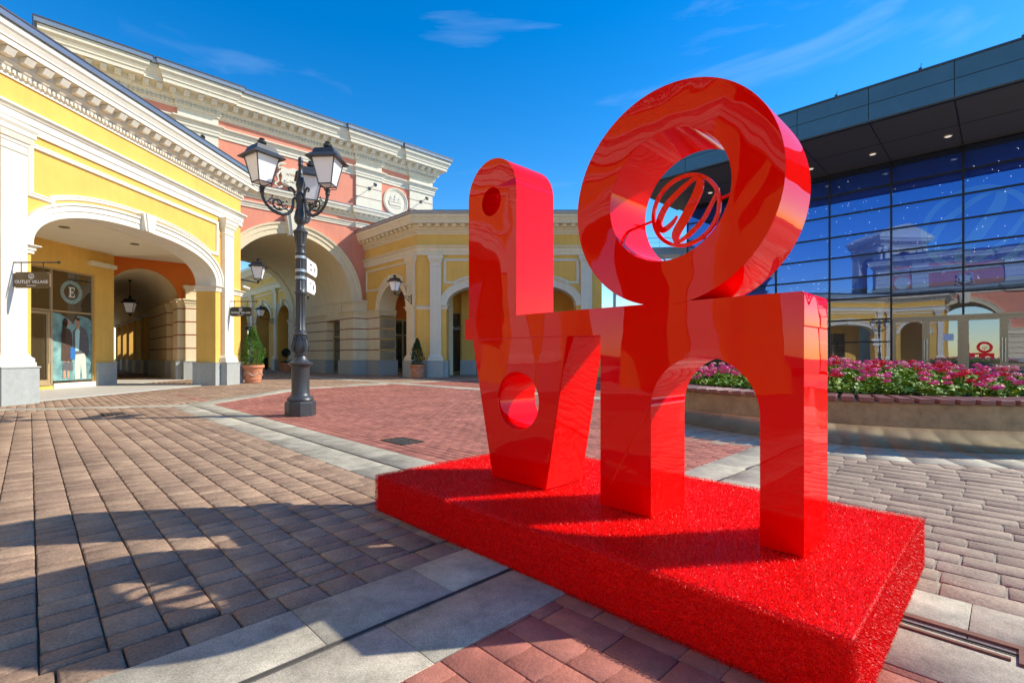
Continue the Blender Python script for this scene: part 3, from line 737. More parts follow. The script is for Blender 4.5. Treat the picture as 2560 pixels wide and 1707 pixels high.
# round ray emblem with letter E
em = MB(); ecx, ecz = 16.80, 3.30
for k in range(44):
    a = 2*PI*k/44; ca, sa = math.cos(a), math.sin(a); w0, w1 = .008, .012
    em.prism([(ecx+.27*ca-w0*sa, ecz+.27*sa+w0*ca),(ecx+.27*ca+w0*sa, ecz+.27*sa-w0*ca),(ecx+.40*ca+w1*sa, ecz+.40*sa-w1*ca),(ecx+.40*ca-w1*sa, ecz+.40*sa+w1*ca)], 4.036, 4.040)
emo = em.build('round_emblem', M['shirt'], sw)
e = MB(); 
for r in ((-.10,.12,.14,.17),(-.10,.12,-.17,-.14),(-.065,-.015,-.15,.15),(-.06,.07,-.015,.015),(.10,.12,.08,.16),(.10,.12,-.16,-.07),(.05,.07,-.05,.05)):
    e.box(ecx+r[0],ecx+r[1],4.036,4.041,ecz+r[2],ecz+r[3])
e.build('letter', M['lettering'], sw)
# ceiling downlights, wall luminaire
for x, y in ((14.4,1.9),(16.6,1.6)):
    d = MB(); d.lathe([(.13,4.885),(.13,4.902)], 20, x, y); o = d.build('ceiling_spotlight', M['signbrown'], LB)
b = MB(); b.box(17.3,18.35,3.75,3.95,4.35,4.5); b.build('wall_luminaire', M['pale'], LB, bevel=.01)
# end-wall camera
cc = thing('security_camera', 'small white camera on the far corner of the yellow arcade building', 'camera', (-11.0,20.05,3.95), 0)
c = MB(); c.tube([(0,0,0),(0,.12,0),(.02,.2,-.05)], .02, 8); c.build('bracket', M['lettering'], cc)
c = MB(); c.tube([(-.05,.15,.0),(.16,.24,-.08)], .055, 10); c.build('housing', M['lettering'], cc, smooth=True)

# ------------------------------------------------------------------ hanging signs
def hanging_sign(px, py, label, grp, mtb):
    t = thing('hanging_sign', label, 'sign', (px,py,0), 0, grp)
    b = MB()
    b.box(-.02,.015,-.025,.025,2.84,3.55)
    b.tube([(0,0,3.22),(1.48,0,3.22)], .016, 8)
    for s in (1,-1):
        b.tube([(0,0,3.22+s*.27),(.06,0,3.22+s*.27),(.1,0,3.22+s*.2),(.22,0,3.22+s*.06),(.42,0,3.22+s*.005)], .014, 6)
        pts = [(.05+.05*math.cos(a)*(1-.09*k), 0, 3.22+s*.29+.05*math.sin(a)*(1-.09*k)) for k, a in enumerate([i*.9 for i in range(8)])]
        b.tube(pts, .010, 6)
    b.tube([(1.46,0,3.22),(1.54,0,3.25)], .01, 6); b.tube([(1.46,0,3.22),(1.56,0,3.22)], .01, 6); b.tube([(1.46,0,3.22),(1.54,0,3.19)], .01, 6)
    for x in (.66,1.16): b.tube([(x,0,3.21),(x,0,3.0)], .009, 6)
    b.build('bracket', M['iron'], t, smooth=True)
    c = MB(); x0, x1, z0, z1, k = .50,1.32,2.64,3.0,.045
    poly = [(x0+k,z0),(x1-k,z0),(x1-k,z0+k*.6),(x1,z0+k*.6),(x1,z1-k*.6),(x1-k,z1-k*.6),(x1-k,z1),(x0+k,z1),(x0+k,z1-k*.6),(x0,z1-k*.6),(x0,z0+k*.6),(x0+k,z0+k*.6)]
    c.prism(poly, -.02, .02); bd = c.build('board', M[mtb], t, bevel=.004, seg=1)
    text_mesh('OUTLET VILLAGE', .098, 'lettering', M['lettering'], bd, wallM(.91,-.022,2.775), bold=.0022, ext=.002)
    text_mesh('PULKOVO', .045, 'lettering', M['lettering'], bd, wallM(.91,-.022,2.69), bold=.001, ext=.002)
    e = MB(); emblem(e, .91, 2.905, .065, -.026, .006, w=.16); e.sweep([(.845,2.905),(.81,2.912),(.785,2.905)], [(-.008,0),(.008,0),(.004,.005)], ELEV(-.02)); e.build('emblem', M['lettering'], bd)
    return t
hanging_sign(-11.78, 11.12, 'brown clipped-corner board on scrolled bracket, fixed to the pilaster nearest the camera', 'signs hanging from the yellow arcade', 'signbrown')
hanging_sign(-11.42, 19.03, 'smaller-looking dark brown board on bracket at the pilaster beside the potted conifer', 'signs hanging from the yellow arcade', 'signdark')

# ------------------------------------------------------------------ PINK BUILDING
aP = math.atan2(.694,.72); JP = (-8.86,29.54,0)
def pink_building(loc, rz, label, full=True):
    T = thing('gateway_building', label, 'building', loc, rz)
    big = dict(cx=-4.2,hw=3.35,spring=4.35,rise=3.35,n=2.0); small = dict(cx=-10.75,hw=1.33,spring=3.70,rise=1.33,n=2.0)
    x0, x1 = -13.3, 4.82
    b = MB(); arch_wall(b, x0, x1, 0, 12.75, [big] + ([small] if full else []), th=1.0)
    b.box(x1-.3,x1,1.0,4.0,0,12.75); b.box(x0,x0+.3,1.0,4.0,8.3,12.75); b.quad((x0,0,12.9),(x1,0,12.9),(x1,4,12.9),(x0,4,12.9)); b.box(x0,x1,3.7,4.0,8.5,12.75); b.box(x0,x1,1.0,10.1,8.62,8.8); b.box(x1-.3,x1,4.0,9.0,0,8.6); b.build('wall', M['pink'], T)
    # orange lining round the small arch is one thin skin
    if full:
        o = MB(); arch_wall(o, -12.8, -8.75, 3.72, 5.9, [dict(small, zb=3.72)], y=-.03, th=.028, back=False); o.build('arch_surround', M['orange'], T)
    archivolt(T, big, .58, key=False, mt='cream', proud=1.8)
    lining(T, big, 1.02, 'cream')
    if full: lining(T, small, 1.02, 'cream')
    k = MB(); k.prism([(-4.2-.30,7.55),(-4.2+.30,7.55),(-4.2+.47,8.70),(-4.2-.47,8.70)], -.42, -.01); k.prism([(-4.2-.16,7.5),(-4.2+.16,7.5),(-4.2+.30,8.70),(-4.2-.30,8.70)], -.50, -.40); k.build('keystone', M['pale'], T)
    # vault
    v = MB(); P = curve_pts(dict(big, hw=3.42, rise=3.42), 40); 
    for p, q in zip(P[:-1], P[1:]): v.add([(p[0],1.0,p[1]),(q[0],1.0,q[1]),(q[0],9.3,q[1]),(p[0],9.3,p[1])], [(3,2,1,0)])
    v.build('vault', M['cream'], T, smooth=True)
    # cream bays
    for i, (a, c) in enumerate(((-.61,1.065),(3.06,4.82),(-9.47,-7.79),(-13.2,-11.46))):
        q = MB(); q.box(a,c,-.12,-.001,12.25,12.75)
        z = 9.98; n = 3; hh = (11.82-9.98)/n
        for j in range(n): q.box(a,c,-.12,-.001,z+hh*j+.02,z+hh*(j+1)-.02)
        q.build('corner_block', M['pale'], T)
        r = MB(); r.box(a+.01,c-.01,-.09,-.002,9.98,11.82); r.build('joint_line', M['redline'], T)
    def jog(k, r):   # plan path that steps forward over the cream bays
        pts = [(-13.35,4.0),(-13.35,-k),(-11.46,-k),(-11.46,0),(-9.47,0),(-9.47,-k),(-7.79,-k),(-7.79,0),(-.61,0),(-.61,-k),(1.065,-k),(1.065,0),(3.06,0),(3.06,-k),(4.87,-k),(4.87,4.0)]
        return pts
    J = jog(.13, 0)
    b = MB(); b.sweep(J, [(-.02,11.80),(.05,11.80),(.05,11.94),(.08,11.95),(.08,12.08),(.12,12.10),(.12,12.17),(.22,12.24),(.22,12.30),(0,12.36)], PLAN); b.build('architrave', M['pale'], T)
    cornice(T, J, 12.70, mt='pale', scale=1.42, name='main_cornice', mod_pitch=.30, dent_pitch=.115, rows=2)
    cornice(T, J, 9.22, mt='pale', scale=.66, name='lower_cornice', roof=False, mod_pitch=.45, dent_pitch=.13)
    b = MB(); b.sweep(J, [(.0,9.82),(.33,9.84),(.36,9.90),(0,9.99)], PLAN, cap=False); b.build('flashing', M['roofmetal'], T)
    b = MB(); b.sweep(J, [(-.02,8.72),(.05,8.72),(.05,8.82),(.08,8.83),(.08,8.92),(.14,8.96),(.14,9.0),(0,9.02)], PLAN); b.build('string_course', M['pale'], T)
    # rusticated piers
    for a, c in ((-.90,.95),(-9.2,-7.50)):
        rust_pier(T, a, c, -.35, 1.45 if a > -5 else 2.0)
        m = MB(); m.box(a+.02,c-.02,-.32,1.2,3.78,4.2); path = [(a,1.2),(a,-.33),(c,-.33),(c,1.2)]
        m.sweep(path, [(0,4.18),(.03,4.18),(.03,4.26),(.08,4.32),(.08,4.40),(0,4.42)], PLAN, cap=False); m.box(a,c,-.33,1.2,4.2,4.40); m.build('upper_block', M['cream'], T)
    if full:
        # passage right side: shop window between the pier and a long banded wall
        rust_pier(T, -.80, .6, 3.6, 9.2, name='banded_wall')
        b = MB(); b.box(-.80,.6,1.2,9.2,3.30,4.34) if False else b.box(-.80,.6,1.45,3.6,3.35,4.34); b.box(-.79,.6,3.6,9.2,3.79,4.34); b.build('lintel', M['cream'], T)
        b = MB(); b.sweep([(-.80,9.2),(-.80,1.2)], [(0,4.16),(-.04,4.18),(-.04,4.26),(-.10,4.32),(-.10,4.38),(0,4.38)], PLAN); b.build('string_moulding', M['cream'], T)
        W = bpy.data.objects.new('side_window', None)
        g = MB(); g.box(-.30,-.28,1.45,3.6,.1,3.35); gg = g.build('window', M['glass_shop'], T)
        g = MB()
        for yy in (1.47,2.3,3.52): g.box(-.36,-.30,yy,yy+.06,.05,3.35)
        for zz in (.05,2.3,3.28): g.box(-.355,-.305,1.5,3.55,zz,zz+.07)
        g.build('frame', M['bronze'], gg)
        # left passage wall, seen in reflections only from some positions
        b = MB(); b.box(-9.1,-7.62,1.0,9.2,0,4.35); b.build('passage_wall', M['cream'], T)
        # far arch
        b = MB(); arch_wall(b, -9.0, .8, 0, 8.6, [big], y=9.2, th=.9); b.build('rear_wall', M['cream'], T)
        rust_pier(T, -.84, .55, 9.05, 10.25, name='pier')
        # small arcade corridor behind the side arch
        sm = curve_pts(dict(small, hw=1.36, rise=1.36), 24); v = MB()
        for p, q in zip(sm[:-1], sm[1:]): v.add([(p[0],.9,p[1]),(q[0],.9,q[1]),(q[0],30,q[1]),(p[0],30,p[1])], [(3,2,1,0)])
        v.build('corridor_vault', M['ceiling'], T, smooth=True)
        b = MB(); b.box(-13.2,-12.12,.9,30,0,3.75); b.build('corridor_wall', M['yellow'], T)
        rust_pier(T, -9.47, -8.1, -.12, 1.03, name='pier'); rust_pier(T, -9.42, -8.3, 2.9, 8.3, name='banded_wall')
        b = MB(); b.box(-9.41,-8.3,.95,30,3.73,5.2); b.build('corridor_beam', M['cream'], T)
        rust_pier(T, -13.3, -12.1, -.12, .95, name='pier')
        for i in range(5):
            y = 10.2+i*3.6; q = MB(); q.box(-9.42,-8.5,y,y+1.5,.86,3.55); o = q.build('column', M['yellow'], T)
            q = MB(); q.box(-9.48,-8.44,y-.06,y+1.56,-.02,.86); q.build('plinth', M['plinth'], o)
            q = MB(); q.box(-9.48,-8.44,y-.06,y+1.56,3.5,3.60); q.box(-9.55,-8.37,y-.12,y+1.62,3.60,3.72); q.build('capital', M['white'], o)
    # cartouche
    c = MB(); cx, cz = -4.2, 10.62
    body = [(-.62,.55),(-.30,.50),(0,.62),(.30,.50),(.62,.55),(.70,.30),(.60,.05),(.66,-.25),(.46,-.42),(.20,-.46),(0,-.62),(-.20,-.46),(-.46,-.42),(-.66,-.25),(-.60,.05),(-.70,.30)]
    c.prism([(cx+p[0],cz+p[1]) for p in body], -.16, -.01)
    for s in (-1,1):
        c.tube([(cx+s*.45,-.14,cz+.72),(cx+s*.72,-.16,cz+.70),(cx+s*.86,-.16,cz+.55),(cx+s*.78,-.16,cz+.42),(cx+s*.66,-.16,cz+.5)], .07, 8)
        c.tube([(cx+s*.70,-.12,cz+.30),(cx+s*.86,-.14,cz+.05),(cx+s*.80,-.14,cz-.25),(cx+s*.98,-.14,cz-.45),(cx+s*.80,-.14,cz-.62),(cx+s*.6,-.14,cz-.5)], .06, 8)
        for kk in range(7): c.ball((cx+s*(.45-.07*kk), -.17, cz-.16-.05*math.sin(kk)), .05, 8, 5)
        c.tube([(cx+s*.3,-.17,cz-.05),(cx+s*.5,-.19,cz-.3),(cx+s*.22,-.19,cz-.42)], .035, 6)
    co_ = c.build('cartouche', M['pale'], T, smooth=True)
    if full: text_mesh('ADMIRAL', .20, 'lettering', M['relief'], co_, wallM(cx,-.165,cz+.2), ext=.008)
    # medallion
    md = MB(); mx_, mz = 2.08, 10.80
    md.sweep([(mx_+.78*math.cos(2*PI*k/48), mz+.78*math.sin(2*PI*k/48)) for k in range(48)], [(-.10,0),(-.09,.06),(-.03,.08),(0,.05),(.03,.1),(.08,.09),(.09,0)], ELEV(0), closed=True)
    md.prism(ell(mx_,mz,.74,.74,40), -.03, -.002)
    mo = md.build('medallion', M['pale'], T, smooth=True, ang=40)
    rl = MB(); rr_ = random.Random(4)
    rl.prism([(mx_-.42,mz-.22),(mx_+.40,mz-.22),(mx_+.50,mz-.02),(mx_+.35,mz-.08),(mx_-.40,mz-.08),(mx_-.50,mz-.0)], -.07, -.028)
    for dx, hh in ((-.3,.36),(0,.48),(.28,.34)):
        rl.tube([(mx_+dx,-.04,mz-.1),(mx_+dx,-.04,mz+hh)], .016, 6)
        for j in range(3):
            z = mz-.02+j*hh*.32; w_ = .13-.025*j
            rl.prism([(mx_+dx-w_,z),(mx_+dx+w_,z),(mx_+dx+w_*.8,z+hh*.24),(mx_+dx-w_*.8,z+hh*.24)], -.065, -.028)
    for j in range(9): rl.ball((mx_-.36+.09*j,-.035,mz-.32-.06*math.sin(j*PI/8)), .03, 6, 4)
    rl.build('relief', M['white'], mo)
    return T
pink_building(JP, aP, 'tall salmon pink gateway building with big round arch, cream cornices and round medallion')

# spotlights on the pink facade
def spotlight(s, z, label, first=[None]):
    px, py = JP[0]+.72*s, JP[1]+.694*s
    if first[0] is None:
        t = thing('facade_spotlight', label, 'spotlight', (px,py,z), aP, 'spotlights on the pink facade')
        b = MB(); b.tube([(0,-.12,0),(0,-.75,.05)], .02, 6); b.box(-.07,.07,-.16,-.12,-.09,.09); b.build('arm', M['iron_grey'], t)
        b = MB(); b.tube([(0,-.70,.14),(0,-.86,.02)], [.07,.10], 10); b.build('head', M['iron_grey'], t, smooth=True); first[0] = t; return t
    c = copy_tree(first[0]); c.location = (px,py,z); c['label'] = label; return c
spotlight(.25, 11.2, 'small grey spotlight left of the round medallion'); spotlight(3.9, 11.2, 'small grey spotlight right of the round medallion, near the corner')
spotlight(-8.6, 11.3, 'small grey spotlight just above the gutter of the yellow arcade')

# ------------------------------------------------------------------ CORNER BUILDING (diagonal + frontal wings)
CC = (-4.92,25.6)
CB = thing('corner_building', 'yellow two-sided corner building with arches and pale pilasters in the middle', 'building', (CC[0],CC[1],0), 0)
DG = bpy.data.objects.new('diagonal_wing', None); COL.objects.link(DG); DG.parent = CB; DG.location = (JP[0]-CC[0], JP[1]-CC[1], 0); DG.rotation_euler = (0,0,-PI/4)
# real mesh parts hang straight from the building, so geometry of the diagonal wing is baked with a matrix
bpy.data.objects.remove(DG)
DM = Matrix.Translation((JP[0]-CC[0], JP[1]-CC[1], 0)) @ Matrix.Rotation(-PI/4, 4, 'Z')
def bake(o, Mx):
    o.data.transform(Mx)
    for ch in [x for x in COL.objects if x.parent == o]: bake(ch, Mx)
_before = set(COL.objects)
dop = dict(cx=3.14,hw=1.37,spring=3.72,rise=1.37,n=2.0)
b = MB(); arch_wall(b, -.3, 5.57, 0, ZC+.1, [dop], th=1.0); b.build('wall', M['yellow'], CB)
archivolt(CB, dop, .34, kz=.5, keyw=.2, mt='cream'); lining(CB, dop, 1.01, 'cream'); panel(CB, .25, 4.62, 6.10, 4.95, dop, clear=.50, mt='cream')
pilaster(CB, 4.72, 5.36, .86, ZB0, out=.12, mt='cream')
rust_pier(CB, -.35, 1.77, -.05, 1.05)
impost(CB, 4.50, 4.70, 3.73, dep=.9, mt='cream')
shopfront(CB, 1.3, 4.5, 2.8, .1, 3.3, 2.35, doors=[(2.0,2.95),(2.95,3.9)], mulls=(1.95,3.95))
b = MB(); arch_wall(b, .2, 4.65, 0, 5.8, [dict(cx=2.9,hw=1.6,spring=3.3,rise=0,zb=.1)], y=2.75, th=.3, back=False); b.build('inner_wall', M['cream'], CB)
b = MB(); b.box(.3,1.0,1.04,4.2,0,5.8); b.build('inner_wall', M['orange'], CB)
b = MB()
for yy in (1.10,1.95,2.78,4.05): b.box(1.0,1.06,yy,yy+.07,.05,3.35)
for zz in (.05,2.35,3.28): b.box(1.002,1.055,1.17,4.05,zz,zz+.07)
fr_ = b.build('window', M['bronze'], CB); b = MB(); b.box(1.0,1.02,1.15,4.08,.1,3.3); b.build('pane', M['glass_shop'], fr_)
for o in set(COL.objects) - _before:
    if o.parent == CB: bake(o, DM)
fop = dict(cx=4.88,hw=3.38,spring=3.73,rise=1.20,n=2.35)
b = MB(); arch_wall(b, 0, 9.6, 0, ZC+.1, [fop], th=.75)
b.box(9.0,9.6,.75,10,0,ZC+.1); b.build('wall', M['yellow'], CB)
archivolt(CB, fop, .36, kz=.5, keyw=.26, mt='pale'); lining(CB, fop, .76, 'pale'); panel(CB, 1.42, 8.34, 6.10, 4.93, fop, clear=.50, mt='pale')
pilaster(CB, .66, 1.24, .86, ZB0, out=.12, mt='pale'); pilaster(CB, 8.5, 9.08, .86, ZB0, out=.12, mt='pale')
impost(CB, -.02, .62, 3.73, dep=.1, mt='pale'); impost(CB, 1.28, 1.5, 3.73, dep=.76, mt='pale'); plinth_block(CB, 1.36, 1.58, 0, .06, .8); plinth_block(CB, .02, .56, 0, .06); plinth_block(CB, 8.2, 8.4, 0, .06, .8)
dx, dy = JP[0]-CC[0], JP[1]-CC[1]
pathC = [(dx-.1,dy+.1),(0,0),(9.6,0),(9.6,10)]
architrave(CB, pathC, ZB0, ZB1, mt='cream'); cornice(CB, pathC, ZC, mt='cream')
b = MB(); b.prism([(0,0),(1,0),(1,1)], 0, 0.01) if False else None
b.add([(dx,dy,ZC+.9),(0,0,ZC+.9),(9.6,0,ZC+.9),(9.6,10,ZC+.9),(dx,10,ZC+.9)], [(0,1,2,3,4)]); b.add([(dx,dy,5.8),(0,0,5.8),(9.6,0,5.8),(9.6,10,5.8),(dx,10,5.8)], [(4,3,2,1,0)]); b.build('roof', M['roofmetal'], CB)
b = MB(); b.box(1.0,9.0,.75,8,4.95,5.2); b.build('ceiling', M['ceiling'], CB)
b = MB(); arch_wall(b, 1.25, 9.0, 0, 4.95, [dict(cx=6.2,hw=1.9,spring=3.6,rise=0,zb=.1)], y=3.9, th=.3, back=False); b.box(1.95,2.75,3.2,3.9,0,4.95); b.build('inner_wall', M['yellow'], CB)
b = MB(); b.box(1.89,2.81,3.14,3.95,0,.86); b.box(2.81,4.25,3.83,3.95,0,.86); b.build('plinth', M['plinth'], CB)
shopfront(CB, 4.3, 8.1, 4.0, .1, 3.6, 2.5, mulls=(5.5,6.8), glass='glass_dark')
sg = shopfront(CB, 1.3, 1.88, 3.82, .1, 3.7, None, glass='glass_dark'); text_mesh('NA', .30, 'lettering', M['lettering'], sg, wallM(1.60,3.76,2.75), ext=.004)

# ------------------------------------------------------------------ STREET ARCADE BEYOND THE PASSAGE
aS = math.atan2(-.72,.694)
fx, fy = -9.476-.694*28, 28.95+.72*28
SB = thing('street_building', 'yellow arcade building in the street seen through the big pink arch', 'building', (fx+.05,fy+.05,0), aS)
kx = lambda k: 28-k
sops = [dict(cx=kx(11.25),hw=1.35,spring=3.7,rise=1.25,n=2.1), dict(cx=kx(15.9),hw=1.9,spring=3.7,rise=1.5,n=2.1), dict(cx=kx(21.9),hw=1.9,spring=3.7,rise=1.5,n=2.1), dict(cx=kx(26.4),hw=1.2,spring=3.7,rise=1.2,n=2.1)]
b = MB(); arch_wall(b, 0, kx(9.9), 0, ZC+.1, sops, th=1.0); b.build('wall', M['yellow'], SB)
for op in sops:
    archivolt(SB, op, .32, kz=.5, mt='cream'); panel(SB, op['cx']-op['hw']-.45, op['cx']+op['hw']+.45, 6.1, 5.0, op, clear=.45, mt='cream')
for k in (12.9,18.9,24.6): pilaster(SB, kx(k)-.28, kx(k)+.28, .86, ZB0, mt='cream')
architrave(SB, [(0,0),(kx(9.9),0)], ZB0, ZB1, mt='cream'); cornice(SB, [(0,0),(kx(9.9),0)], ZC, mt='cream')
for op in sops[:3]: plinth_block(SB, op['cx']+op['hw'], op['cx']+op['hw']+.8, 0, .06, 1.0)
b = MB(); b.box(0,kx(9.9),3.2,3.4,0,6); b.build('inner_wall', M['yellow'], SB)
b = MB(); b.box(0,kx(9.9),.9,3.3,5.4,5.6); b.build('ceiling', M['ceiling'], SB)
for op in sops[:3]: shopfront(SB, op['cx']-1.0, op['cx']+1.1, 3.1, .05, 3.6, 2.4, doors=[(op['cx']-.2,op['cx']+.6)], mulls=(op['cx']-.25,))
b = MB(); b.box(0,kx(10),.01,9,ZC+.1,8.5); b.build('roof', M['roofmetal'], SB)
def street_pt(k, out): return (-9.476-.694*k-.72*out, 28.95+.72*k-.694*out)
def oval_sign(k, out, z, body, label):
    p = street_pt(k, out); t = thing('oval_sign', label, 'sign', (p[0],p[1],z), 0)
    b = MB(); b.prism(ell(0,0,.40,.17,28), -.02,.02); bd = b.build('board', M['signdark'], t)
    text_mesh(body, .17 if len(body) < 4 else .07, 'lettering', M['lettering'], bd, wallM(0,-.024,0 if len(body) < 4 else -.05), ext=.003, bold=.003)
    if len(body) > 3:
        e = MB(); e.sweep([(.055*math.cos(2*PI*k2/20), .055+.055*math.sin(2*PI*k2/20)) for k2 in range(20)], [(-.01,0),(-.01,.004),(.01,.004),(.01,0)], ELEV(-.02), closed=True); e.build('emblem', M['lettering'], bd)
    b = MB(); b.tube([(-.22,0,.15),(-.22,0,.34)], .01, 6); b.tube([(.22,0,.15),(.22,0,.34)], .01, 6); b.tube([(-.45,0,.35),(.6,0,.35)], .015, 6); b.build('bracket', M['iron'], t)
oval_sign(22.4, .9, 2.9, 'HH', 'dark oval sign with two white letters beyond the potted conifer')
oval_sign(16.2, .9, 3.35, 'OUTLET', 'black oval sign hanging above the shop door inside the pink arch')

# ------------------------------------------------------------------ GLASS BUILDING
GO = (14.08,34.0); aG = -PI/4
GB = thing('glass_hall', 'modern hall with blue-looking glass curtain wall and big dark overhanging roof on the right', 'building', (GO[0],GO[1],0), aG)
A0 = -1.99; step = 2.93; A = [A0+step*i for i in range(9)]; rowsz = [.12,1.9,3.16,4.40,5.63,6.87,8.10,9.35,10.58,11.78]
b = MB()
for a in A: b.box(a-.045,a+.045,-.07,.05,0,11.8)
for z in rowsz[2:]: b.box(A0+.045,A[-1]-.045,-.06,.05,z-.045,z+.045)
b.box(A0,A[-1],-.06,.05,.02,.14)
b.build('mullions', M['mullion'], GB)
rgl = random.Random(9)
b = MB(); bl_ = MB()
for i in range(8):
    for j in range(len(rowsz)-1):
        z0, z1 = rowsz[j], rowsz[j+1]
        tx = rgl.uniform(-.003,.003); tz = rgl.uniform(-.003,.003)
        if i in (4,5) and j < 2: continue
        v = [(A[i]+.04,-.01+tx,z0+.04),(A[i+1]-.04,-.01-tx,z0+.04),(A[i+1]-.04,-.01+tz-tx,z1-.04),(A[i]+.04,-.01+tz+tx,z1-.04)]
        (bl_ if j >= 3 else b).add(v, [(0,1,2,3)])
b.build('glass', M['glass_big'], GB); bl_.build('glass', M['glass_sky_tint'], GB)
b = MB(); b.box(A0+.1,A[-1]-.1,.34,.36,5.0,11.6); bn = b.build('blue_banner', M['banner'], GB)
b = MB(); emblem(b, 13.1, 7.6, 2.15, .31, .012, w=.12, wing=True); b.build('banner_emblem', M['banner_light'], bn)
b = MB()
for i in range(300):
    x = rgl.uniform(A0+.2,A[-1]-.3); z = rgl.choice([5.05+.41*q for q in range(16)])+rgl.uniform(-.13,.13); b.ball((x,.22,z), rgl.uniform(.008,.012), 6, 4)
b.build('string_lights', M['star'], GB)
b = MB(); b.box(A0,A[-1],6.0,6.2,0,11.8); b.box(A0-.1,A0,.05,6.2,0,11.8); b.build('interior_wall', M['interior_wall'], GB)
b = MB(); b.box(A0,A[-1],.05,6.0,.0,.05); b.box(A0,A[-1],.3,6.0,4.9,5.0); b.build('interior_floor', M['interior'], GB)
for q, (xa) in enumerate((-.5,2.4,5.6,8.3,17.2)):
    b = MB(); b.box(xa,xa+.9,3.0,3.4,.05,2.0+.4*(q%2)); b.box(xa-.1,xa+1.0,2.9,3.5,2.0+.4*(q%2),2.1+.4*(q%2)); b.build('display_unit', M['interior_wall'], GB)
# doors: two pairs per bay in bays 4 and 5
for i in (4,5):
    for h in (0,1):
        x0 = A[i]+.06+h*(step-.12)/2; x1 = x0+(step-.12)/2
        d = MB(); w2 = .15
        d.box(x0,x0+w2,-.1,.0,.02,3.08); d.box(x1-w2,x1,-.1,.0,.02,3.08); d.box(x0+w2,x1-w2,-.1,.0,2.92,3.08); d.box(x0+w2,x1-w2,-.1,.0,.02,.3)
        dd = d.build('door', M['bronze'], GB, bevel=.006, seg=1)
        g = MB(); g.quad((x0+w2,-.05,.3),(x1-w2,-.05,.3),(x1-w2,-.05,2.92),(x0+w2,-.05,2.92)); g.build('pane', M['glass_big'], dd)
        hx = x1-.06 if h == 0 else x0+.06
        hm = MB(); hm.tube([(hx,-.1,.85),(hx,-.17,.85),(hx,-.17,2.0),(hx,-.1,2.0)], .018, 8); hm.build('handle', M['chrome'], dd, smooth=True)
        if h == 1:
            p = MB(); xm = (x0+x1)/2+.2; p.box(xm-.2,xm+.2,-.056,-.052,1.9,2.25); p.build('notice', M['paper'], dd)
b = MB(); b.box(A[4]+.05,A[6]-.05,-.11,-.02,3.09,3.22); b.box(A[5]-.07,A[5]+.07,-.12,-.08,.02,3.2); b.build('door_head', M['bronze'], GB)
# roof canopy
cx0, cx1 = -2.9, 26; pr = 6.45
b = MB(); b.box(cx0,cx1,-pr,.2,11.84,12.0); b.box(cx0+.2,cx1,.2,9,11.84,12.0); b.build('soffit', M['soffit'], GB)
b = MB()
for a in A[1:]: b.box(a-.02,a+.02,-pr+.05,-.1,11.832,11.845)
b.box(cx0,cx1,-3.2,-3.17,11.83,11.845); b.box(cx0,cx1,-pr+.02,-pr+.16,11.80,11.845); b.build('soffit_joint', M['black'], GB)
b = MB(); yy = -pr-.06
xs = [cx0]+[a for a in A[1:]]+[cx1]
for a, c in zip(xs[:-1], xs[1:]):
    b.box(a+.015,c-.015,yy,yy+.05,11.86,12.62); b.box(a+.015,c-.015,yy,yy+.05,12.65,13.38)
b.box(cx0,cx0+.05,yy+.05,.2,11.86,13.38); b.build('fascia', M['fascia'], GB)
b = MB(); b.box(cx0+.05,cx1,yy+.03,9,12.0,13.36); b.build('roof', M['black'], GB)
b = MB(); b.box(cx0-.03,cx1,yy-.04,yy+.2,13.38,13.46)
for a in (-.6,1.4,3.3,5.6,8.4,11.5,14.6): b.box(a,a+.12,yy,yy+.14,13.46,13.56); b.tube([(a+.06,yy+.05,13.55),(a+.1,yy+.05,13.75)], .012, 5)
b.build('roof_edge', M['iron_grey'], GB)
for a in (-.5,2.4,5.3,8.2,11.2,14.2,17):
    d = MB(); d.lathe([(.17,11.80),(.17,11.838)], 20, a+1.0, -2.0); o = d.build('downlight', M['pale'], GB)
    d = MB(); d.lathe([(.13,11.795),(.13,11.803)], 20, a+1.0, -2.0); d.build('lens', M['lamp_on'], o)

# ------------------------------------------------------------------ low café, footbridge behind the square
CF = thing('cafe_pavilion', 'low dark glazed cafe front in the shade behind the square', 'building', (6.2,35.0,0), 0)
b = MB(); b.box(0,6.2,.1,4,0,.8); b.box(0,6.2,0,4,3.1,3.5); b.build('wall', M['mullion'], CF)
for i in range(4): shopfront(CF, .05+i*1.53, 1.55+i*1.53, .1, .8, 3.1, None, frame='mullion', glass='glass_dark')
for i in range(3):
    t = thing('planter_box', ['pale wooden planter box nearest the yellow building in front of the cafe', 'middle pale wooden planter box in front of the cafe', 'pale wooden planter box nearest the glass hall'][i], 'planter', (6.3+i*1.7,33.9,0), 0, 'planter boxes in front of the cafe')
    b = MB()
    for q in range(4): b.box(0,1.3,0,.5,.04+q*.2,.22+q*.2)
    b.build('box', M['interior_wall'], t, bevel=.01)
    b = MB(); rq = random.Random(i)
    for q in range(240):
        c = Vector((rq.uniform(.05,1.25), rq.uniform(.05,.45), .82+rq.random()**2*.5)); s = .05
        d1 = Vector((rq.uniform(-1,1),rq.uniform(-1,1),rq.uniform(-.3,1))).normalized()*s; d2 = d1.orthogonal().normalized()*s*.5
        b.add([tuple(c-d2),tuple(c+d1),tuple(c+d2),tuple(c-d1)], [(0,1,2,3)])
    b.build('foliage', M['leaf_black'], t)
FB = thing('steel_footbridge', 'pale steel truss bridge with railing standing beyond the square against the sky', 'bridge', (9.4,45,0), -.12)
b = MB(); b.box(0,16,0,2.2,10.3,10.8); b.box(0,16,-.05,0,10.75,10.95); b.build('deck', M['greysteel'], FB)
b = MB()
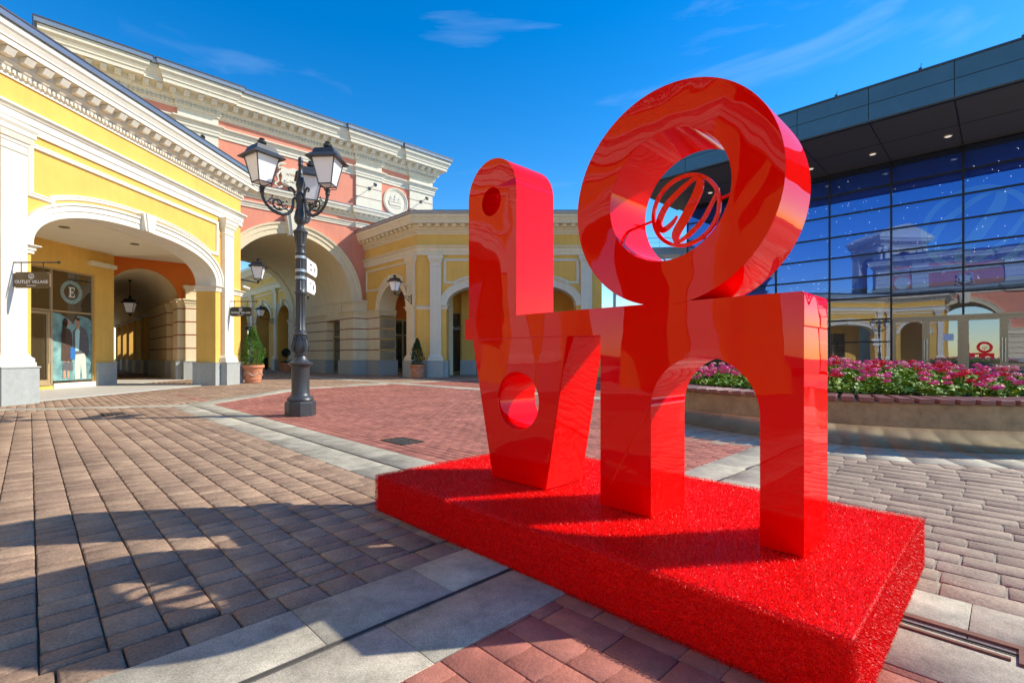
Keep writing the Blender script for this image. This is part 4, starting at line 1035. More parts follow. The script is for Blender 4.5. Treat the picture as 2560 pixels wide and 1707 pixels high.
for i in range(8):
    b.tube([(i*2,0,10.3),(i*2+1,0,9.2),(i*2+2,0,10.3)], .08, 6)
b.tube([(0,0,9.2),(16,0,9.2)], .08, 6); b.build('truss', M['greysteel'], FB)
b = MB()
for i in range(17): b.tube([(i,0,10.9),(i,0,11.8)], .025, 5)
b.tube([(0,0,11.8),(16,0,11.8)], .03, 5); b.tube([(0,0,11.4),(16,0,11.4)], .015, 5); b.build('railing', M['greysteel'], FB)
b = MB(); b.tube([(.1,1,0),(.1,1,10.3)], .17, 10); b.build('support_post', M['greysteel'], FB, smooth=True)
b = MB(); b.tube([(8,1,0),(8,1,10.3)], .17, 10); b.build('support_post', M['greysteel'], FB, smooth=True)

# ------------------------------------------------------------------ buildings behind the camera (seen in reflections)
BB = thing('rear_arcade_building', 'yellow corner arcade building behind the viewer, seen mirrored in the glass hall', 'building', (-11.8,2.6,0), -PI/4+PI/2+PI/4+PI/4)
BB.rotation_euler = (0,0,math.atan2(.707,.707)+PI/2)   # local x runs from the far end towards the plaza corner
BB.location = (-11.8+5.6*.707, 2.6-5.6*.707, 0)
bop = dict(cx=2.8,hw=1.37,spring=3.72,rise=1.37,n=2.0)
b = MB(); arch_wall(b, 0, 5.6, 0, ZC+.1, [bop], th=.8); b.box(0,5.6,4,4.2,0,ZC); b.build('wall', M['yellow'], BB)
archivolt(BB, bop, .34); panel(BB, .5, 5.1, 6.1, 4.95, bop, clear=.5)
architrave(BB, [(0,6),(0,0),(5.6,0)], ZB0, ZB1); cornice(BB, [(0,6),(0,0),(5.6,0)], ZC)
for x in (.2,4.9): pilaster(BB, x, x+.5, .86, ZB0)
b = MB(); b.box(0,5.6,.01,6,ZC+.1,8.5); b.build('roof', M['roofmetal'], BB)
pb = pink_building((-15.5,-5.0,0), PI*3/4, 'salmon pink gateway building behind the viewer, seen mirrored in the glass doors', full=False)
TW = thing('bell_tower', 'pale square tower with arched openings and pediment, seen mirrored in the blue-looking glass', 'tower', (-21.5,-5.2,0), PI/2)
b = MB(); top = dict(cx=0,hw=1.3,spring=13.8,rise=1.3,n=2.0,zb=9.5)
for q in range(4):
    b.M = Matrix.Rotation(q*PI/2, 4, 'Z') @ Matrix.Translation((0,-2.9,0)); arch_wall(b, -2.9, 2.9, 0, 16.6, [top], th=.6)
b.M = None; b.build('wall', M['cream'], TW)
b = MB()
for q in range(4):
    b.M = Matrix.Rotation(q*PI/2, 4, 'Z') @ Matrix.Translation((0,-2.9,0))
    for x in (-2.5,-1.75,1.75,2.5): b.box(x-.3,x+.3,-.3,0,9.5,15.6); b.box(x-.42,x+.42,-.42,0,15.6,16.0); b.box(x-.4,x+.4,-.4,0,9.2,9.6)
b.M = None; b.build('pilasters', M['white'], TW)
sq = [(-3.6,3.6),(-3.6,-3.6),(3.6,-3.6),(3.6,3.6)]
cornice(TW, [(2.9,2.9),(-2.9,2.9),(-2.9,-2.9),(2.9,-2.9),(2.9,2.9)], 16.2, mt='white', scale=1.3, roof=False)
b = MB(); b.prism([(-3.5,17.4),(3.5,17.4),(3.5,17.6),(1.8,18.5),(0,18.9),(-1.8,18.5),(-3.5,17.6)], -3.5, 3.5); b.build('pediment', M['white'], TW)

# ------------------------------------------------------------------ PLINTH WITH RED TURF
ex = Vector((.701,-.713,0)); ey = Vector((.713,.701,0)); rzS = math.atan2(-.713,.701)
PL = thing('turf_plinth', 'low rectangular plinth covered all over in bright red artificial turf under the red sculpture', 'plinth', (-.982,3.524,0), rzS)
LX, LY, LH = 2.88, 1.58, .25
b = MB(); b.box(.008,LX-.008,.008,LY-.008,0,LH-.008); b.build('base', M['turf'], PL, bevel=.015)
def turf():
    rs = np.random.RandomState(2); areas = [('t',LX*LY,190000),('f',LX*LH,60000),('r',LY*LH,34000),('l',LY*LH,14000),('b',LX*LH,10000)]
    Ps = []; Ns = []
    for k, _, n in areas:
        u = rs.rand(n); v = rs.rand(n)
        z0 = np.zeros(n)
        if k == 't': P = np.stack([u*LX, v*LY, z0+LH], 1); nn = (0,0,1)
        if k == 'f': P = np.stack([u*LX, z0, v*LH], 1); nn = (0,-1,0)
        if k == 'b': P = np.stack([u*LX, z0+LY, v*LH], 1); nn = (0,1,0)
        if k == 'r': P = np.stack([z0+LX, u*LY, v*LH], 1); nn = (1,0,0)
        if k == 'l': P = np.stack([z0, u*LY, v*LH], 1); nn = (-1,0,0)
        Ps.append(P); Ns.append(np.tile(nn, (n,1)))
    P = np.concatenate(Ps); Nn = np.concatenate(Ns).astype(float); n = len(P)
    d = Nn + rs.randn(n,3)*.42; d[Nn[:,2]<.5] += np.array([0,0,-.35]); d /= np.linalg.norm(d,axis=1,keepdims=True)
    ln = rs.uniform(.006,.012,n)[:,None]
    sd_ = np.cross(d, rs.randn(n,3)); sd_ /= np.linalg.norm(sd_,axis=1,keepdims=True); w_ = rs.uniform(.0007,.0013,n)[:,None]
    bend = rs.randn(n,3)*.003
    P = P - Nn*.004
    V = np.stack([P-sd_*w_, P+sd_*w_, P+d*ln*.6+sd_*w_*.8+bend*.3, P+d*ln*.6-sd_*w_*.8+bend*.3, P+d*ln+bend], 1)
    F4 = np.arange(n)[:,None]*5+np.array([0,1,2,3]); F3 = np.arange(n)[:,None]*5+np.array([3,2,4])
    me = bpy.data.meshes.new('turf'); me.vertices.add(n*5); me.vertices.foreach_set('co', V.reshape(-1))
    loops = np.concatenate([F4.reshape(-1), F3.reshape(-1)]).astype(np.int32)
    me.loops.add(len(loops)); me.loops.foreach_set('vertex_index', loops)
    me.polygons.add(2*n); st = np.concatenate([np.arange(n)*4, n*4+np.arange(n)*3]).astype(np.int32); me.polygons.foreach_set('loop_start', st)
    at = me.attributes.new('tone','FLOAT','POINT'); at.data.foreach_set('value', np.repeat(rs.rand(n),5).astype(np.float32))
    me.update(calc_edges=True); me.materials.append(M['turf']); o = bpy.data.objects.new('turf', me); COL.objects.link(o); o.parent = PL; o['kind'] = 'stuff'
turf()

# ------------------------------------------------------------------ GENERIC RED SCULPTURE
SCU = thing('abstract_sculpture', 'glossy bright red abstract sculpture of stacked slabs, arch and big ring on red turf', 'sculpture', (-.041,3.364,0), rzS)
D0, D1 = 0.0, .38
def rrect(x0, x1, z0, z1, r, n=5):
    out = []
    for cx, cz, a0 in ((x1-r,z0+r,-PI/2),(x1-r,z1-r,0),(x0+r,z1-r,PI/2),(x0+r,z0+r,PI)):
        for k in range(n+1):
            a = a0+PI/2*k/n; out.append((cx+r*math.cos(a), cz+r*math.sin(a)))
    return out
def arc(cx, cz, r, a0, a1, n=10): return [(cx+r*math.cos(math.radians(a0+(a1-a0)*k/n)), cz+r*math.sin(math.radians(a0+(a1-a0)*k/n))) for k in range(n+1)]
b = MB(); b.prism(rrect(-.45,1.815,1.22,1.375,.012), D0+.004, D1-.004); b.build('shelf', M['red'], SCU, bevel=.008, smooth=True)
col_ = [(-.40,1.37),(.10,1.37),(.10,2.24)] + arc(-.15,2.24,.25,0,180,24) + [(-.40,2.24)]
b = MB(); b.prism(col_, D0, D1, holes=[ell(-.15,2.19,.10,.10,40)]); b.build('rounded_slab', M['red'], SCU, bevel=.008, smooth=True)
b = MB(); b.prism(ell(1.18,1.925,.565,.565,96), D0-.0, D1+.0, holes=[ell(1.18,1.925,.335,.335,72)]); ring = b.build('ring', M['red'], SCU, bevel=.008, smooth=True)
b = MB(); emblem(b, 1.20, 1.88, .195, .17, .018, w=.10); b.tube([(1.01,.18,1.86),(.84,.18,1.83)], .008, 6); b.tube([(1.39,.18,1.90),(1.52,.18,1.93)], .008, 6); b.build('emblem', M['red'], ring, bevel=.002)
b = MB(); b.prism([(-.14,.25),(.36,.25),(.54,1.225),(-.36,1.225)], D0, D1, holes=[ell(.11,.80,.19,.19,56)]); b.build('tapered_block', M['red'], SCU, bevel=.008, smooth=True)
arch_ = [(1.10,.25),(1.10,.83)] + arc(1.37,.83,.27,180,0,28) + [(1.64,.25)]
b = MB(); b.prism([(.78,.25)] + arch_ + [(1.815,.25),(1.815,1.225),(.78,1.225)], D0, D1); b.build('arch_block', M['red'], SCU, bevel=.008, smooth=True)

# ------------------------------------------------------------------ ROUND PLANTER BENCH WITH GERANIUMS
PB = thing('planter_bench', 'big round granite planter with red-brown slatted seat and polished steel base', 'planter', (PC[0],PC[1],0), 0)
b = MB(); n = 96
def ringmesh(mb, prof, n=96):
    vs = []; m = len(prof)
    for i in range(n):
        a = 2*PI*i/n
        for r, z in prof: vs.append((r*math.cos(a), r*math.sin(a), z))
    fs = [(i*m+k, ((i+1)%n)*m+k, ((i+1)%n)*m+(k+1)%m, i*m+(k+1)%m) for i in range(n) for k in range(m)]
    mb.add(vs, fs)
ringmesh(b, [(2.7,.27),(3.40,.27),(3.41,.28),(3.41,.54),(3.40,.555),(2.7,.555)]); b.build('granite_ring', M['granite_dark'], PB)
b = MB(); ringmesh(b, [(3.0,0),(3.33,0),(3.35,.27),(3.0,.27)]); b.build('steel_base', M['steel'], PB, smooth=True)
b = MB(); ringmesh(b, [(2.6,0.2),(2.80,.2),(2.80,.59),(2.6,.59)]); b.build('planter_rim', M['granite_dark'], PB)
b = MB(); ns = 116
for k in range(ns):
    a = 2*PI*k/ns; c, s = math.cos(a), math.sin(a); w0, w1 = .055, .070; r0, r1 = 2.82, 3.47; z0, z1 = .557, .612
    P = [(r0,-w0),(r1,-w1),(r1,w1),(r0,w0)]
    v = [(r*c-t*s, r*s+t*c, z) for z in (z0,z1) for r, t in P]
    b.add(v, [(0,3,2,1),(4,5,6,7),(0,1,5,4),(1,2,6,5),(2,3,7,6),(3,0,4,7)])
b.build('seat_slats', M['wood'], PB, bevel=.008, seg=2)
b = MB(); b.lathe([(2.72,.3),(2.72,.58),(1.8,.68),(.9,.76),(.1,.80)], 48); b.build('soil', M['soil'], PB)

def leaf_cloud(name, mt, pts, sizes, norms, tones, parent=None, aspect=.6):
    """one mesh of small folded leaf quads"""
    n = len(pts); rs = np.random.RandomState(n % 977)
    P = np.array(pts); Nn = np.array(norms); Nn /= np.maximum(1e-6, np.linalg.norm(Nn,axis=1,keepdims=True))
    a = np.cross(Nn, rs.randn(n,3)); a /= np.maximum(1e-6, np.linalg.norm(a,axis=1,keepdims=True)); b_ = np.cross(Nn, a)
    s = np.array(sizes)[:,None]
    V = np.stack([P-a*s, P-b_*s*aspect+Nn*s*.12, P+a*s, P+b_*s*aspect+Nn*s*.12], 1)
    me = bpy.data.meshes.new(name); me.vertices.add(n*4); me.vertices.foreach_set('co', V.reshape(-1))
    me.loops.add(n*4); me.loops.foreach_set('vertex_index', np.arange(n*4, dtype=np.int32)); me.polygons.add(n); me.polygons.foreach_set('loop_start', np.arange(0,n*4,4,dtype=np.int32))
    at = me.attributes.new('tone','FLOAT','POINT'); at.data.foreach_set('value', np.repeat(np.array(tones),4).astype(np.float32))
    me.update(calc_edges=True); me.materials.append(mt); o = bpy.data.objects.new(name, me); COL.objects.link(o)
    if parent: o.parent = parent
    return o
# low leaf cover
rs = np.random.RandomState(1); n = 30000
rad = 2.88*np.sqrt(rs.rand(n)); th = rs.rand(n)*2*PI
mound = lambda q: .02+.25*(1-(q/2.9)**2.0)
zz = .585+mound(rad)+.075*rs.rand(n)
pts = np.stack([PC[0]+rad*np.cos(th), PC[1]+rad*np.sin(th), zz], 1); nr = np.stack([rs.randn(n)*.6, rs.randn(n)*.6, np.ones(n)], 1)
lc = leaf_cloud('geranium_leaf_cover', M['leaf2'], pts, .018+.026*rs.rand(n), nr, np.clip(.5+rs.randn(n)*.35,0,1), aspect=.85)
tag(lc, 'green leafy ground cover of geraniums filling the round planter', 'flower bed', kind='stuff')
def geranium(kind, seed):
    rs = np.random.RandomState(seed); nm = ['rose pink', 'pale pink', 'crimson red', 'magenta'][kind]
    t = thing('geranium_plant', nm+' geranium blooming above the leaves in the round planter', 'flower', (0,0,0), 0, nm+' geraniums in the round planter')
    n = 60; P = np.stack([rs.randn(n)*.075, rs.randn(n)*.075, .60+.24*rs.rand(n)], 1)
    leaf_cloud('foliage', M['leaf2'], P, .02+.022*rs.rand(n), np.stack([rs.randn(n)*.6, rs.randn(n)*.6, np.ones(n)],1), rs.rand(n), t, aspect=.85)
    nh = 2 if seed % 3 else 3
    st = MB(); 
    for h in range(nh):
        c = np.array([rs.randn()*.06, rs.randn()*.06, .86+.09*rs.rand()])
        st.tube([(c[0]*.4,c[1]*.4,.62),(c[0],c[1],c[2])], .004, 4)
        m = 70; d = rs.randn(m,3); d[:,2] = np.abs(d[:,2])*.9-.25; d /= np.linalg.norm(d,axis=1,keepdims=True); r = .034+.014*rs.rand()
        leaf_cloud('flower_head', PINKS[kind], c+d*r*np.array([1.15,1.15,.8])*(.75+.3*rs.rand(m,1)), .009+.006*rs.rand(m), d+rs.randn(m,3)*.35, rs.rand(m), t, aspect=.9)
    st.build('stem', M['leaf2'], t)
    return t
protos = [geranium(k, 10+k*7+s) for s in range(2) for k in range(4)]
pl = []; rq = random.Random(21); tries = 0
while len(pl) < 235 and tries < 20000:
    tries += 1; r = 2.80*math.sqrt(rq.random()); a = rq.random()*2*PI; x, y = r*math.cos(a), r*math.sin(a)
    if rq.random() > (1.0 if (x*.56+y*.83) < .6 else .55): continue
    if all((x-p[0])**2+(y-p[1])**2 > .10**2 for p in pl): pl.append((x,y))
for i, (x, y) in enumerate(pl):
    k = rq.choices(range(4), weights=[5,1.8,2,3.2])[0]+4*(i % 2)
    o = protos[i] if i < 8 else copy_tree(protos[k])
    s = rq.uniform(.9,1.2); o.location = (PC[0]+x, PC[1]+y, mound(math.hypot(x,y))-.20+rq.uniform(-.03,.04)-.75*(s-1)); o.rotation_euler = (0,0,rq.random()*6.3); o.scale = (s,s,s)

# ------------------------------------------------------------------ POTTED CONIFERS
def pot_prof(): return [(.02,0),(.24,0),(.27,.03),(.28,.12),(.305,.14),(.305,.17),(.30,.18),(.335,.46),(.34,.47),(.345,.56),(.40,.60),(.41,.66),(.40,.70),(.35,.70),(.33,.66)]
def conifer(loc, label, hgt, rad, leafmat, s=1.0, seed=0, dens=9000, grp='potted conifers beside the arcades'):
    t = thing('potted_conifer', label, 'potted tree', loc, seed*1.3, grp)
    b = MB(); b.lathe([(r*s,z*s) for r, z in pot_prof()], 36, cap=False); pot = b.build('terracotta_pot', M['terracotta'], t, smooth=True, ang=30)
    g = MB()
    for q in range(4):
        a0 = q*PI/2; rr_ = .322*s
        for k in range(13):
            u = k/12; a = a0+.25+u*1.0; z = (.40-.10*math.sin(PI*u))*s; g.ball((rr_*math.cos(a),rr_*math.sin(a),z), .026*s, 7, 5)
        a = a0+.1; g.ball((rr_*math.cos(a),rr_*math.sin(a),.40*s), .045*s, 8, 6)
    g.build('garland_relief', M['relief'], pot, smooth=True)
    b = MB(); b.lathe([(.34*s,.60*s),(.2*s,.66*s),(.01,.67*s)], 20, cap=False); b.build('soil', M['soil'], pot)
    b = MB(); b.tube([(0,0,.6*s),(.01,0,.6*s+hgt*.5),(0,.01,.6*s+hgt*.92)], [.035,.022,.006], 7); b.build('trunk', M['bark'], t)
    rs = np.random.RandomState(seed+3); P = []; Nr = []; Sz = []; T = []
    z0 = .64*s; nspr = int(dens/34)
    for i in range(nspr):
        u = rs.rand()**.85; prof = (math.sin(min(1,(u+.10)*2.6)*PI/2))*(1-u)**.72*1.06
        a = rs.rand()*2*PI; rr_ = rad*prof*(.62+.42*rs.rand()); lump = 1+.16*math.sin(3*a+u*9)+.1*math.sin(7*a-u*14)
        c = np.array([rr_*lump*math.cos(a), rr_*lump*math.sin(a), z0+u*hgt])
        d = np.array([math.cos(a)*.6, math.sin(a)*.6, .95]); d /= np.linalg.norm(d); ln = .075+.055*rs.rand()
        m = 34; tt = rs.rand(m)[:,None]
        q = c + d*ln*(tt-.4) + rs.randn(m,3)*.016*(1.25-tt)
        P.append(q); Nr.append(rs.randn(m,3)*.8+np.array([d[1],-d[0],.2])); Sz.append(.009+.011*rs.rand(m)); tn = rs.rand()*.6
        T.append(np.clip(tn+.55*(1-tt[:,0])+rs.randn(m)*.1,0,1))
    leaf_cloud('foliage', M[leafmat], np.concatenate(P), np.concatenate(Sz), np.concatenate(Nr), np.concatenate(T), t, aspect=.42)
    m = 420; a = rs.rand(m)*2*PI; r = (.24+.13*rs.rand(m))*s
    U_ = leaf_cloud('underplanting', M['leaf'], np.stack([r*np.cos(a), r*np.sin(a), (.67+.09*rs.rand(m))*s],1), .014+.016*rs.rand(m), rs.randn(m,3)+np.array([0,0,1]), rs.rand(m), t, aspect=.8)
    m = 130; a = rs.rand(m)*2*PI; r = (.24+.14*rs.rand(m))*s
    U2 = leaf_cloud('small_flowers', M['orange'], np.stack([r*np.cos(a), r*np.sin(a), (.72+.07*rs.rand(m))*s],1), .012+.010*rs.rand(m), rs.randn(m,3)+np.array([0,0,1]), rs.rand(m), t, aspect=.9)
    U_['kind'] = 'stuff'; U2['kind'] = 'stuff'
    return t
conifer((-10.66,20.2,0), 'sunlit bright green conifer in terracotta pot beside the yellow arcade building', 1.58, .50, 'leaf', 1.05, 1, 30000)
conifer((-4.78,24.75,0), 'dark green conifer in terracotta pot at the yellow corner building between two pilasters', 1.35, .40, 'leaf_dark', .95, 2, 20000)
def topiary(loc, label, seed):
    t = thing('potted_topiary', label, 'potted tree', loc, 0)
    b = MB(); b.lathe([(r*1.15,z*.9) for r, z in pot_prof()], 28, cap=False); b.build('terracotta_pot', M['terracotta'], t, smooth=True)
    b = MB(); b.tube([(0,0,.5),(.01,0,1.2)], .025, 6); b.build('trunk', M['bark'], t)
    rs = np.random.RandomState(seed); n = 1800; d = rs.randn(n,3); d /= np.linalg.norm(d,axis=1,keepdims=True)
    leaf_cloud('foliage', M['leaf_black'], np.array([0,0,1.35])+d*(.30*(.7+.35*rs.rand(n,1))), .02+.012*rs.rand(n), d+rs.randn(n,3)*.6, rs.rand(n), t)
    n = 500; a = rs.rand(n)*2*PI; U_ = leaf_cloud('underplanting', M['leaf_black'], np.stack([.3*rs.rand(n)*np.cos(a)*1.4,.3*rs.rand(n)*np.sin(a)*1.4,.62+.12*rs.rand(n)],1), .02+.01*rs.rand(n), rs.randn(n,3), rs.rand(n), t); U_['kind'] = 'stuff'
topiary((-15.8,34.3,0), 'dark ball-clipped tree in terracotta pot in the shade under the pink arch', 5)
# bin
t = thing('litter_bin', 'black litter bin standing in the shaded street beyond the pink arch', 'bin', (-18.85,37.3,0), .3)
b = MB()
for k in range(20):
    a = 2*PI*k/20; b.box(.27*math.cos(a)-.015,.27*math.cos(a)+.015,.27*math.sin(a)-.015,.27*math.sin(a)+.015,.14,.92)
b.lathe([(.22,.15),(.22,.9)], 18); b.build('body', M['black'], t)
b = MB(); b.lathe([(.31,.90),(.32,.95),(.2,1.0),(.02,1.02)], 20); b.build('lid', M['black'], t, smooth=True)
b = MB(); b.box(-.2,-.14,-.05,.05,0,.15); b.box(.14,.2,-.05,.05,0,.15); b.build('leg', M['black'], t)

# ------------------------------------------------------------------ LANTERNS
def lantern(parent, cx, cy, z0, s=1.0, ironm='iron_grey', rot=0.0):
    """z0 = height of the lower tip"""
    def tr(mb): mb.M = Matrix.Translation((cx,cy,z0)) @ Matrix.Rotation(rot,4,'Z') @ Matrix.Scale(s,4)
    hb, ht, zb, zt = .115, .205, .10, .55
    f = MB(); tr(f)
    for sx in (-1,1):
        for sy in (-1,1): f.tube([(sx*hb,sy*hb,zb),(sx*ht,sy*ht,zt)], .011, 5)
    for h, z in ((hb,zb),(ht,zt)):
        for k in range(4):
            c = [(-h,-h),(h,-h),(h,h),(-h,h)]; f.tube([(*c[k],z),(*c[(k+1)%4],z)], .012, 5)
    for k in range(4):
        sx, sy = [(-1,-1),(1,-1),(1,1),(-1,1)][k]
        f.tube([(sx*hb,sy*hb,zb),(sx*hb*.98,sy*hb*.98,.055),(sx*.05,sy*.05,.04),(sx*.02,sy*.02,-.01)], .008, 5)
    f.lathe([(.03,-.05),(.045,-.02),(.03,.0),(.045,.03),(.02,.05)], 10); body = f.build('lantern', M[ironm], parent, smooth=True)
    g = MB(); tr(g); k = .985
    g.add([(x*h*k,y*h*k,z) for h, z in ((hb,zb),(ht,zt)) for x, y in ((-1,-1),(1,-1),(1,1),(-1,1))], [(0,3,2,1),(4,5,6,7),(0,1,5,4),(1,2,6,5),(2,3,7,6),(3,0,4,7)]); g.build('opal_pane', M['opal'], body)
    r = MB(); tr(r)
    lv = [(.285,.535),(.287,.55),(.20,.63),(.165,.72),(.05,.745)]
    vs = [(x*h,y*h,z) for h, z in lv for x, y in ((-1,-1),(1,-1),(1,1),(-1,1))]
    fs = [(i*4+k2,i*4+(k2+1)%4,(i+1)*4+(k2+1)%4,(i+1)*4+k2) for i in range(4) for k2 in range(4)]+[(3,2,1,0),(16,17,18,19)]
    r.add(vs, fs); r.lathe([(.06,.74),(.05,.765),(.035,.775),(.075,.80),(.08,.83),(.05,.845),(.035,.85),(.05,.87),(.03,.89),(.005,.90)], 14); r.build('lantern_roof', M[ironm], body)
    return body
def scroll(c, r, a0, turns, plane, n=22, sg=1):
    pts = []
    for k in range(n+1):
        u = k/n; a = a0+sg*turns*2*PI*u; rr_ = r*(1-.82*u); x, z = c[0]+rr_*math.cos(a), c[1]+rr_*math.sin(a); pts.append(plane(x,z))
    return pts

LPX, LPY = -3.93, 9.12
SL = thing('street_lamp', 'tall dark cast iron street lamp with three square lanterns on scrolled arms', 'street lamp', (LPX,LPY,0), 0)
b = MB()
b.lathe([(.272,0),(.272,.245),(.235,.275)], 8, rot=PI/8)
b.build('base', M['iron_grey'], SL, bevel=.008)
b = MB()
b.lathe([(.225,.26),(.225,.285),(.235,.30),(.225,.325),(.205,.345),(.175,.37),(.162,.40),(.155,.42),(.155,.88),(.165,.90),(.185,.925),(.20,.935),(.215,.955),(.215,.975),(.185,.985),(.16,1.0),(.135,1.03),(.115,1.07),(.105,1.10),(.12,1.12),(.125,1.14),(.11,1.155)], 32)
b.build('pedestal', M['iron_grey'], SL, smooth=True, ang=50)
b = MB(); b.lathe([(.105,1.15),(.125,1.19),(.140,1.25),(.142,1.30),(.125,1.38),(.108,1.44),(.105,1.49)], 48, flute=.045, nf=8)
for k in range(8):
    a = k*PI/4+.2
    for o_ in (-.14,0,.14):
        b.tube([((.138+.006)*math.cos(a+o_*.3),(.138+.006)*math.sin(a+o_*.3),1.18),((.150)*math.cos(a+o_),(.150)*math.sin(a+o_),1.28),((.125)*math.cos(a+o_*1.5),(.125)*math.sin(a+o_*1.5),1.40),((.118)*math.cos(a+o_*2),(.118)*math.sin(a+o_*2),1.47)], [.006,.012,.010,.004], 5)
b.build('leaf_bulb', M['iron_grey'], SL, smooth=True)
b = MB(); b.lathe([(.125,1.485),(.135,1.50),(.125,1.52),(.098,1.54)], 28); b.lathe([(.098,1.54),(.092,1.58)], 28)
b.lathe([(.092,1.58),(.078,1.60),(.076,2.22),(.090,2.24)], 80, flute=.09, nf=10)
b.lathe([(.090,2.24),(.102,2.265),(.105,2.29),(.094,2.305),(.088,2.33)], 28); b.lathe([(.086,2.33),(.074,2.36),(.072,2.95),(.082,2.98)], 80, flute=.09, nf=10)
b.lathe([(.084,2.98),(.092,3.0),(.086,3.03),(.080,3.05),(.078,3.12),(.090,3.14),(.082,3.165)], 28)
b.lathe([(.078,3.165),(.086,3.24),(.115,3.38)], 64, flute=.08, nf=12); b.lathe([(.115,3.38),(.128,3.385),(.130,3.41),(.112,3.425),(.08,3.45),(.062,3.49)], 28)
b.build('fluted_shaft', M['iron_grey'], SL, smooth=True, ang=50)
b = MB(); b.lathe([(.062,3.49),(.055,3.53),(.085,3.56),(.105,3.62),(.100,3.70),(.080,3.80),(.072,3.90),(.075,3.94),(.085,3.96),(.085,4.08),(.072,4.10),(.062,4.13),(.064,4.20),(.075,4.26),(.072,4.34),(.052,4.42),(.044,4.46),(.052,4.48),(.040,4.50),(.036,4.62),(.050,4.64),(.036,4.66),(.042,4.69),(.048,4.73),(.036,4.77),(.01,4.80)], 24)
for k in range(6):
    a = k*PI/3; b.tube([(.10*math.cos(a),.10*math.sin(a),3.58),(.112*math.cos(a),.112*math.sin(a),3.66),(.088*math.cos(a),.088*math.sin(a),3.82)], [.006,.014,.004], 5); b.tube([(.07*math.cos(a),.07*math.sin(a),4.2),(.082*math.cos(a),.082*math.sin(a),4.28),(.05*math.cos(a),.05*math.sin(a),4.42)], [.005,.012,.003], 5)
b.build('finial', M['iron_grey'], SL, smooth=True, ang=60)
for ang in (97,217,337):
    a = math.radians(ang); ca, sa = math.cos(a), math.sin(a); P = lambda r, z: (r*ca, r*sa, z); R0 = .65
    m = MB()
    m.tube([P(.07,4.0),P(.10,4.02),P(.13,3.98),P(.13,3.88),P(.15,3.79),P(.21,3.71),P(.30,3.675),P(.40,3.69),P(.50,3.74),P(.58,3.82),P(.63,3.91),P(.65,4.02)], [.03,.028,.026,.026,.028,.030,.030,.030,.028,.026,.026,.03], 9)
    m.tube([P(.09,4.06),P(.12,4.16),P(.17,4.20),P(.21,4.17),P(.20,4.13),P(.17,4.13)], [.024,.024,.022,.018,.014,.01], 7)
    m.tube(scroll((.38,3.86), .115, -2.2, 1.25, P), [.016]*23, 6); m.tube(scroll((.26,3.83), .06, .4, 1.0, P, sg=-1), .011, 6)
    m.tube([P(.20,3.74),P(.27,3.82),P(.34,3.84),P(.42,3.93),P(.50,3.94),P(.56,3.86)], .012, 6); m.tube(scroll((.50,3.86), .05, 2.0, 1.0, P), .010, 6)
    for r, z in ((.30,3.90),(.44,3.80),(.36,3.78),(.48,3.98),(.24,3.92),(.16,3.74)): m.ball(P(r,z), .019, 6, 4)
    m.lathe([(.035,4.0),(.042,4.02),(.03,4.05),(.04,4.07)], 12, R0*ca, R0*sa)
    arm = m.build('arm', M['iron_grey'], SL, smooth=True)
    lantern(arm, R0*ca, R0*sa, 4.08, 1.0, 'iron_grey', a+.35)
for i, z in enumerate((2.93,2.68,2.55)):
    m = MB(); m.lathe([(.094,z-.025),(.094,z+.025)], 28); m.build('clamp_band', M['greysteel'], SL)
def dir_sign(z, lines, label, L_=.74):
    t = thing('direction_sign', label, 'sign', (LPX+.09,LPY+.06,z), math.radians(98), 'white pointer signs on the street lamp')
    # local x points away from the post, local -y faces the square
    b = MB(); h = .135; b.prism([(0,-h),(L_-.1,-h),(L_,-h*.45),(L_,h*.45),(L_-.1,h),(0,h)], -.008, .008); bd = b.build('board', M['lettering'], t)
    for i, s in enumerate(lines): text_mesh(s, .058, 'lettering', M['black'], bd, wallM(.26,-.010,.05-.095*i), ext=.001)
    e = MB(); e.prism(ell(.55 if L_ > .7 else .45,.0,.03,.05,20), -.012,-.0085); e.build('pictogram', M['black'], bd)
    b = MB(); b.tube(scroll((.12,-h-.09), .07, 1.6, 1.1, lambda x,z: (x,0,z)), .009, 6); b.build('bracket', M['iron'], t)
dir_sign(2.80, ['LIGHT', 'CAFE'], 'upper white pointer sign fixed to the street lamp post'); dir_sign(2.44, ['WC'], 'lower white pointer sign fixed to the street lamp post', .62)

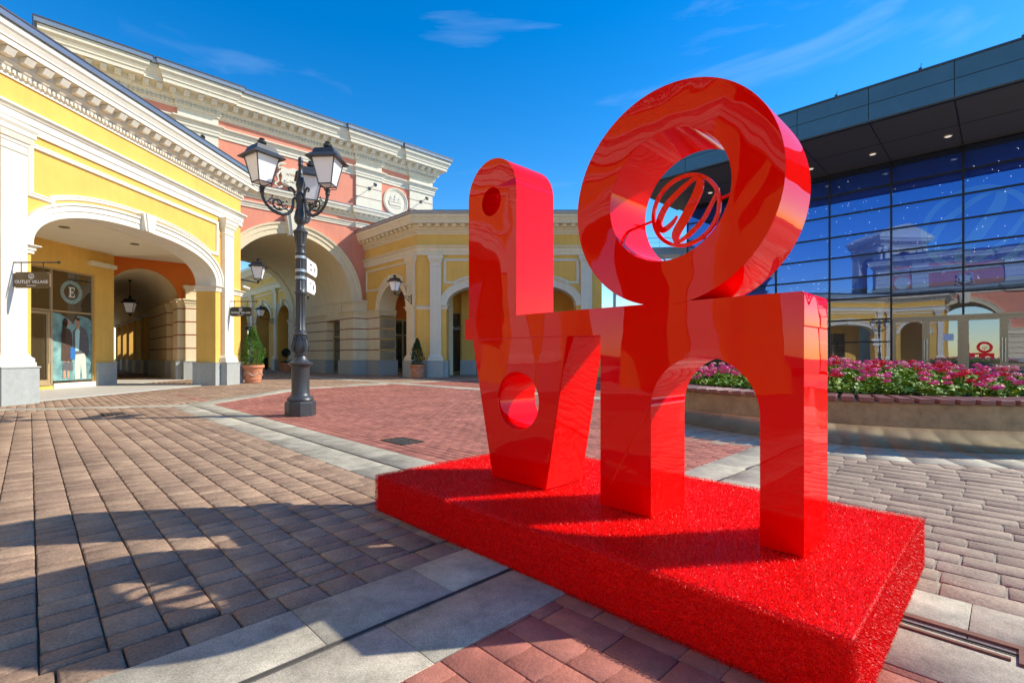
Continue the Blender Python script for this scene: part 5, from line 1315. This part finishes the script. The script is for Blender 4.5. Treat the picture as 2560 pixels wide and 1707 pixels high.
def wall_lantern(loc, rz, label, L_=1.0, s=1.05, im='iron', drop=False):
    """fixed at loc on a wall facing local -y"""
    t = thing('wall_lantern', label, 'wall lamp', loc, rz, 'wall lanterns on scrolled brackets')
    b = MB(); Pz = lambda r, z: (0,-r,z)
    b.box(-.03,.03,-.02,.0,-.42,.12)
    b.tube([Pz(0,.0),Pz(L_+.05,.04)], .016, 6); b.tube([Pz(0,-.36),Pz(.12,-.30),Pz(.30,-.12),Pz(.55,-.03),Pz(L_,.03)], .014, 6)
    b.tube(scroll((.16,-.13), .11, 1.2, 1.3, Pz), .013, 6); b.tube(scroll((.42,-.06), .05, 2.2, 1.1, Pz), .010, 6)
    br = b.build('bracket', M[im], t, smooth=True)
    lantern(br, 0, -L_, .10, s, im, .3)
    return t
wall_lantern((-4.92-.707*.4-.085,25.6+.707*.4-.085,4.22), -PI/4, 'black wall lantern on the yellow corner building above the dark conifer', 1.0)
wall_lantern((-11.5,20.02,4.34), PI-.06, 'sunlit lantern on long bracket in front of the big pink arch', 2.0, 1.2)
p = street_pt(12.9,.12); wall_lantern((p[0],p[1],3.95), aS, 'small distant black lantern in the street beyond the pink arch', .95, 1.05)
# pendant
pk = 4.4; px, py = JP[0]+.72*(-10.75)-.694*pk, JP[1]+.694*(-10.75)+.72*pk
t = thing('pendant_lantern', 'black lantern hanging on a chain in the vaulted corridor behind the orange arch', 'hanging lamp', (px,py,0), .4)
b = MB(); b.tube([(0,0,4.1),(0,0,5.03)], .018, 6); b.lathe([(.10,5.0),(.02,4.9)], 12); ch = b.build('chain', M['iron'], t)
lantern(ch, 0, 0, 3.22, 1.12, 'iron', 0)

# ------------------------------------------------------------------ ground fittings
def grate(x, y, rz, label):
    t = thing('drain_grate', label, 'drain cover', (x,y,0), rz, 'drain grates in the paving')
    b = MB(); b.box(-.26,.26,-.17,-.15,-.01,.008); b.box(-.26,.26,.15,.17,-.01,.008); b.box(-.26,-.24,-.15,.15,-.01,.008); b.box(.24,.26,-.15,.15,-.01,.008); b.box(-.24,.24,-.15,.15,-.01,.003); b.build('frame', M['drain'], t)
    b = MB()
    for i in range(9):
        for j in range(5): b.box(-.225+i*.052,-.190+i*.052,-.135+j*.056,-.100+j*.056,.003,.008)
    b.build('grid', M['chrome'], t)
grate(-1.42,6.35,-.78,'square metal drain grate in the red paving in front of the street lamp'); grate(-7.6,9.35,-.78,'drain grate in the tan paving in the shadow left of the street lamp')
t = thing('drain_cover', 'rusty iron slot cover let into the pale granite strip beside the turf plinth', 'drain cover', (0,0,0), 0)
b = MB(); cdbox(b,-.55,.055,2.62,2.655,.005,.014); cdbox(b,.02,.055,2.50,2.62,.005,.014); cdbox(b,-.55,.0,2.515,2.53,.005,.012); b.build('rim', M['rust'], t)

# wall emblem shadows etc. are produced by the sun itself
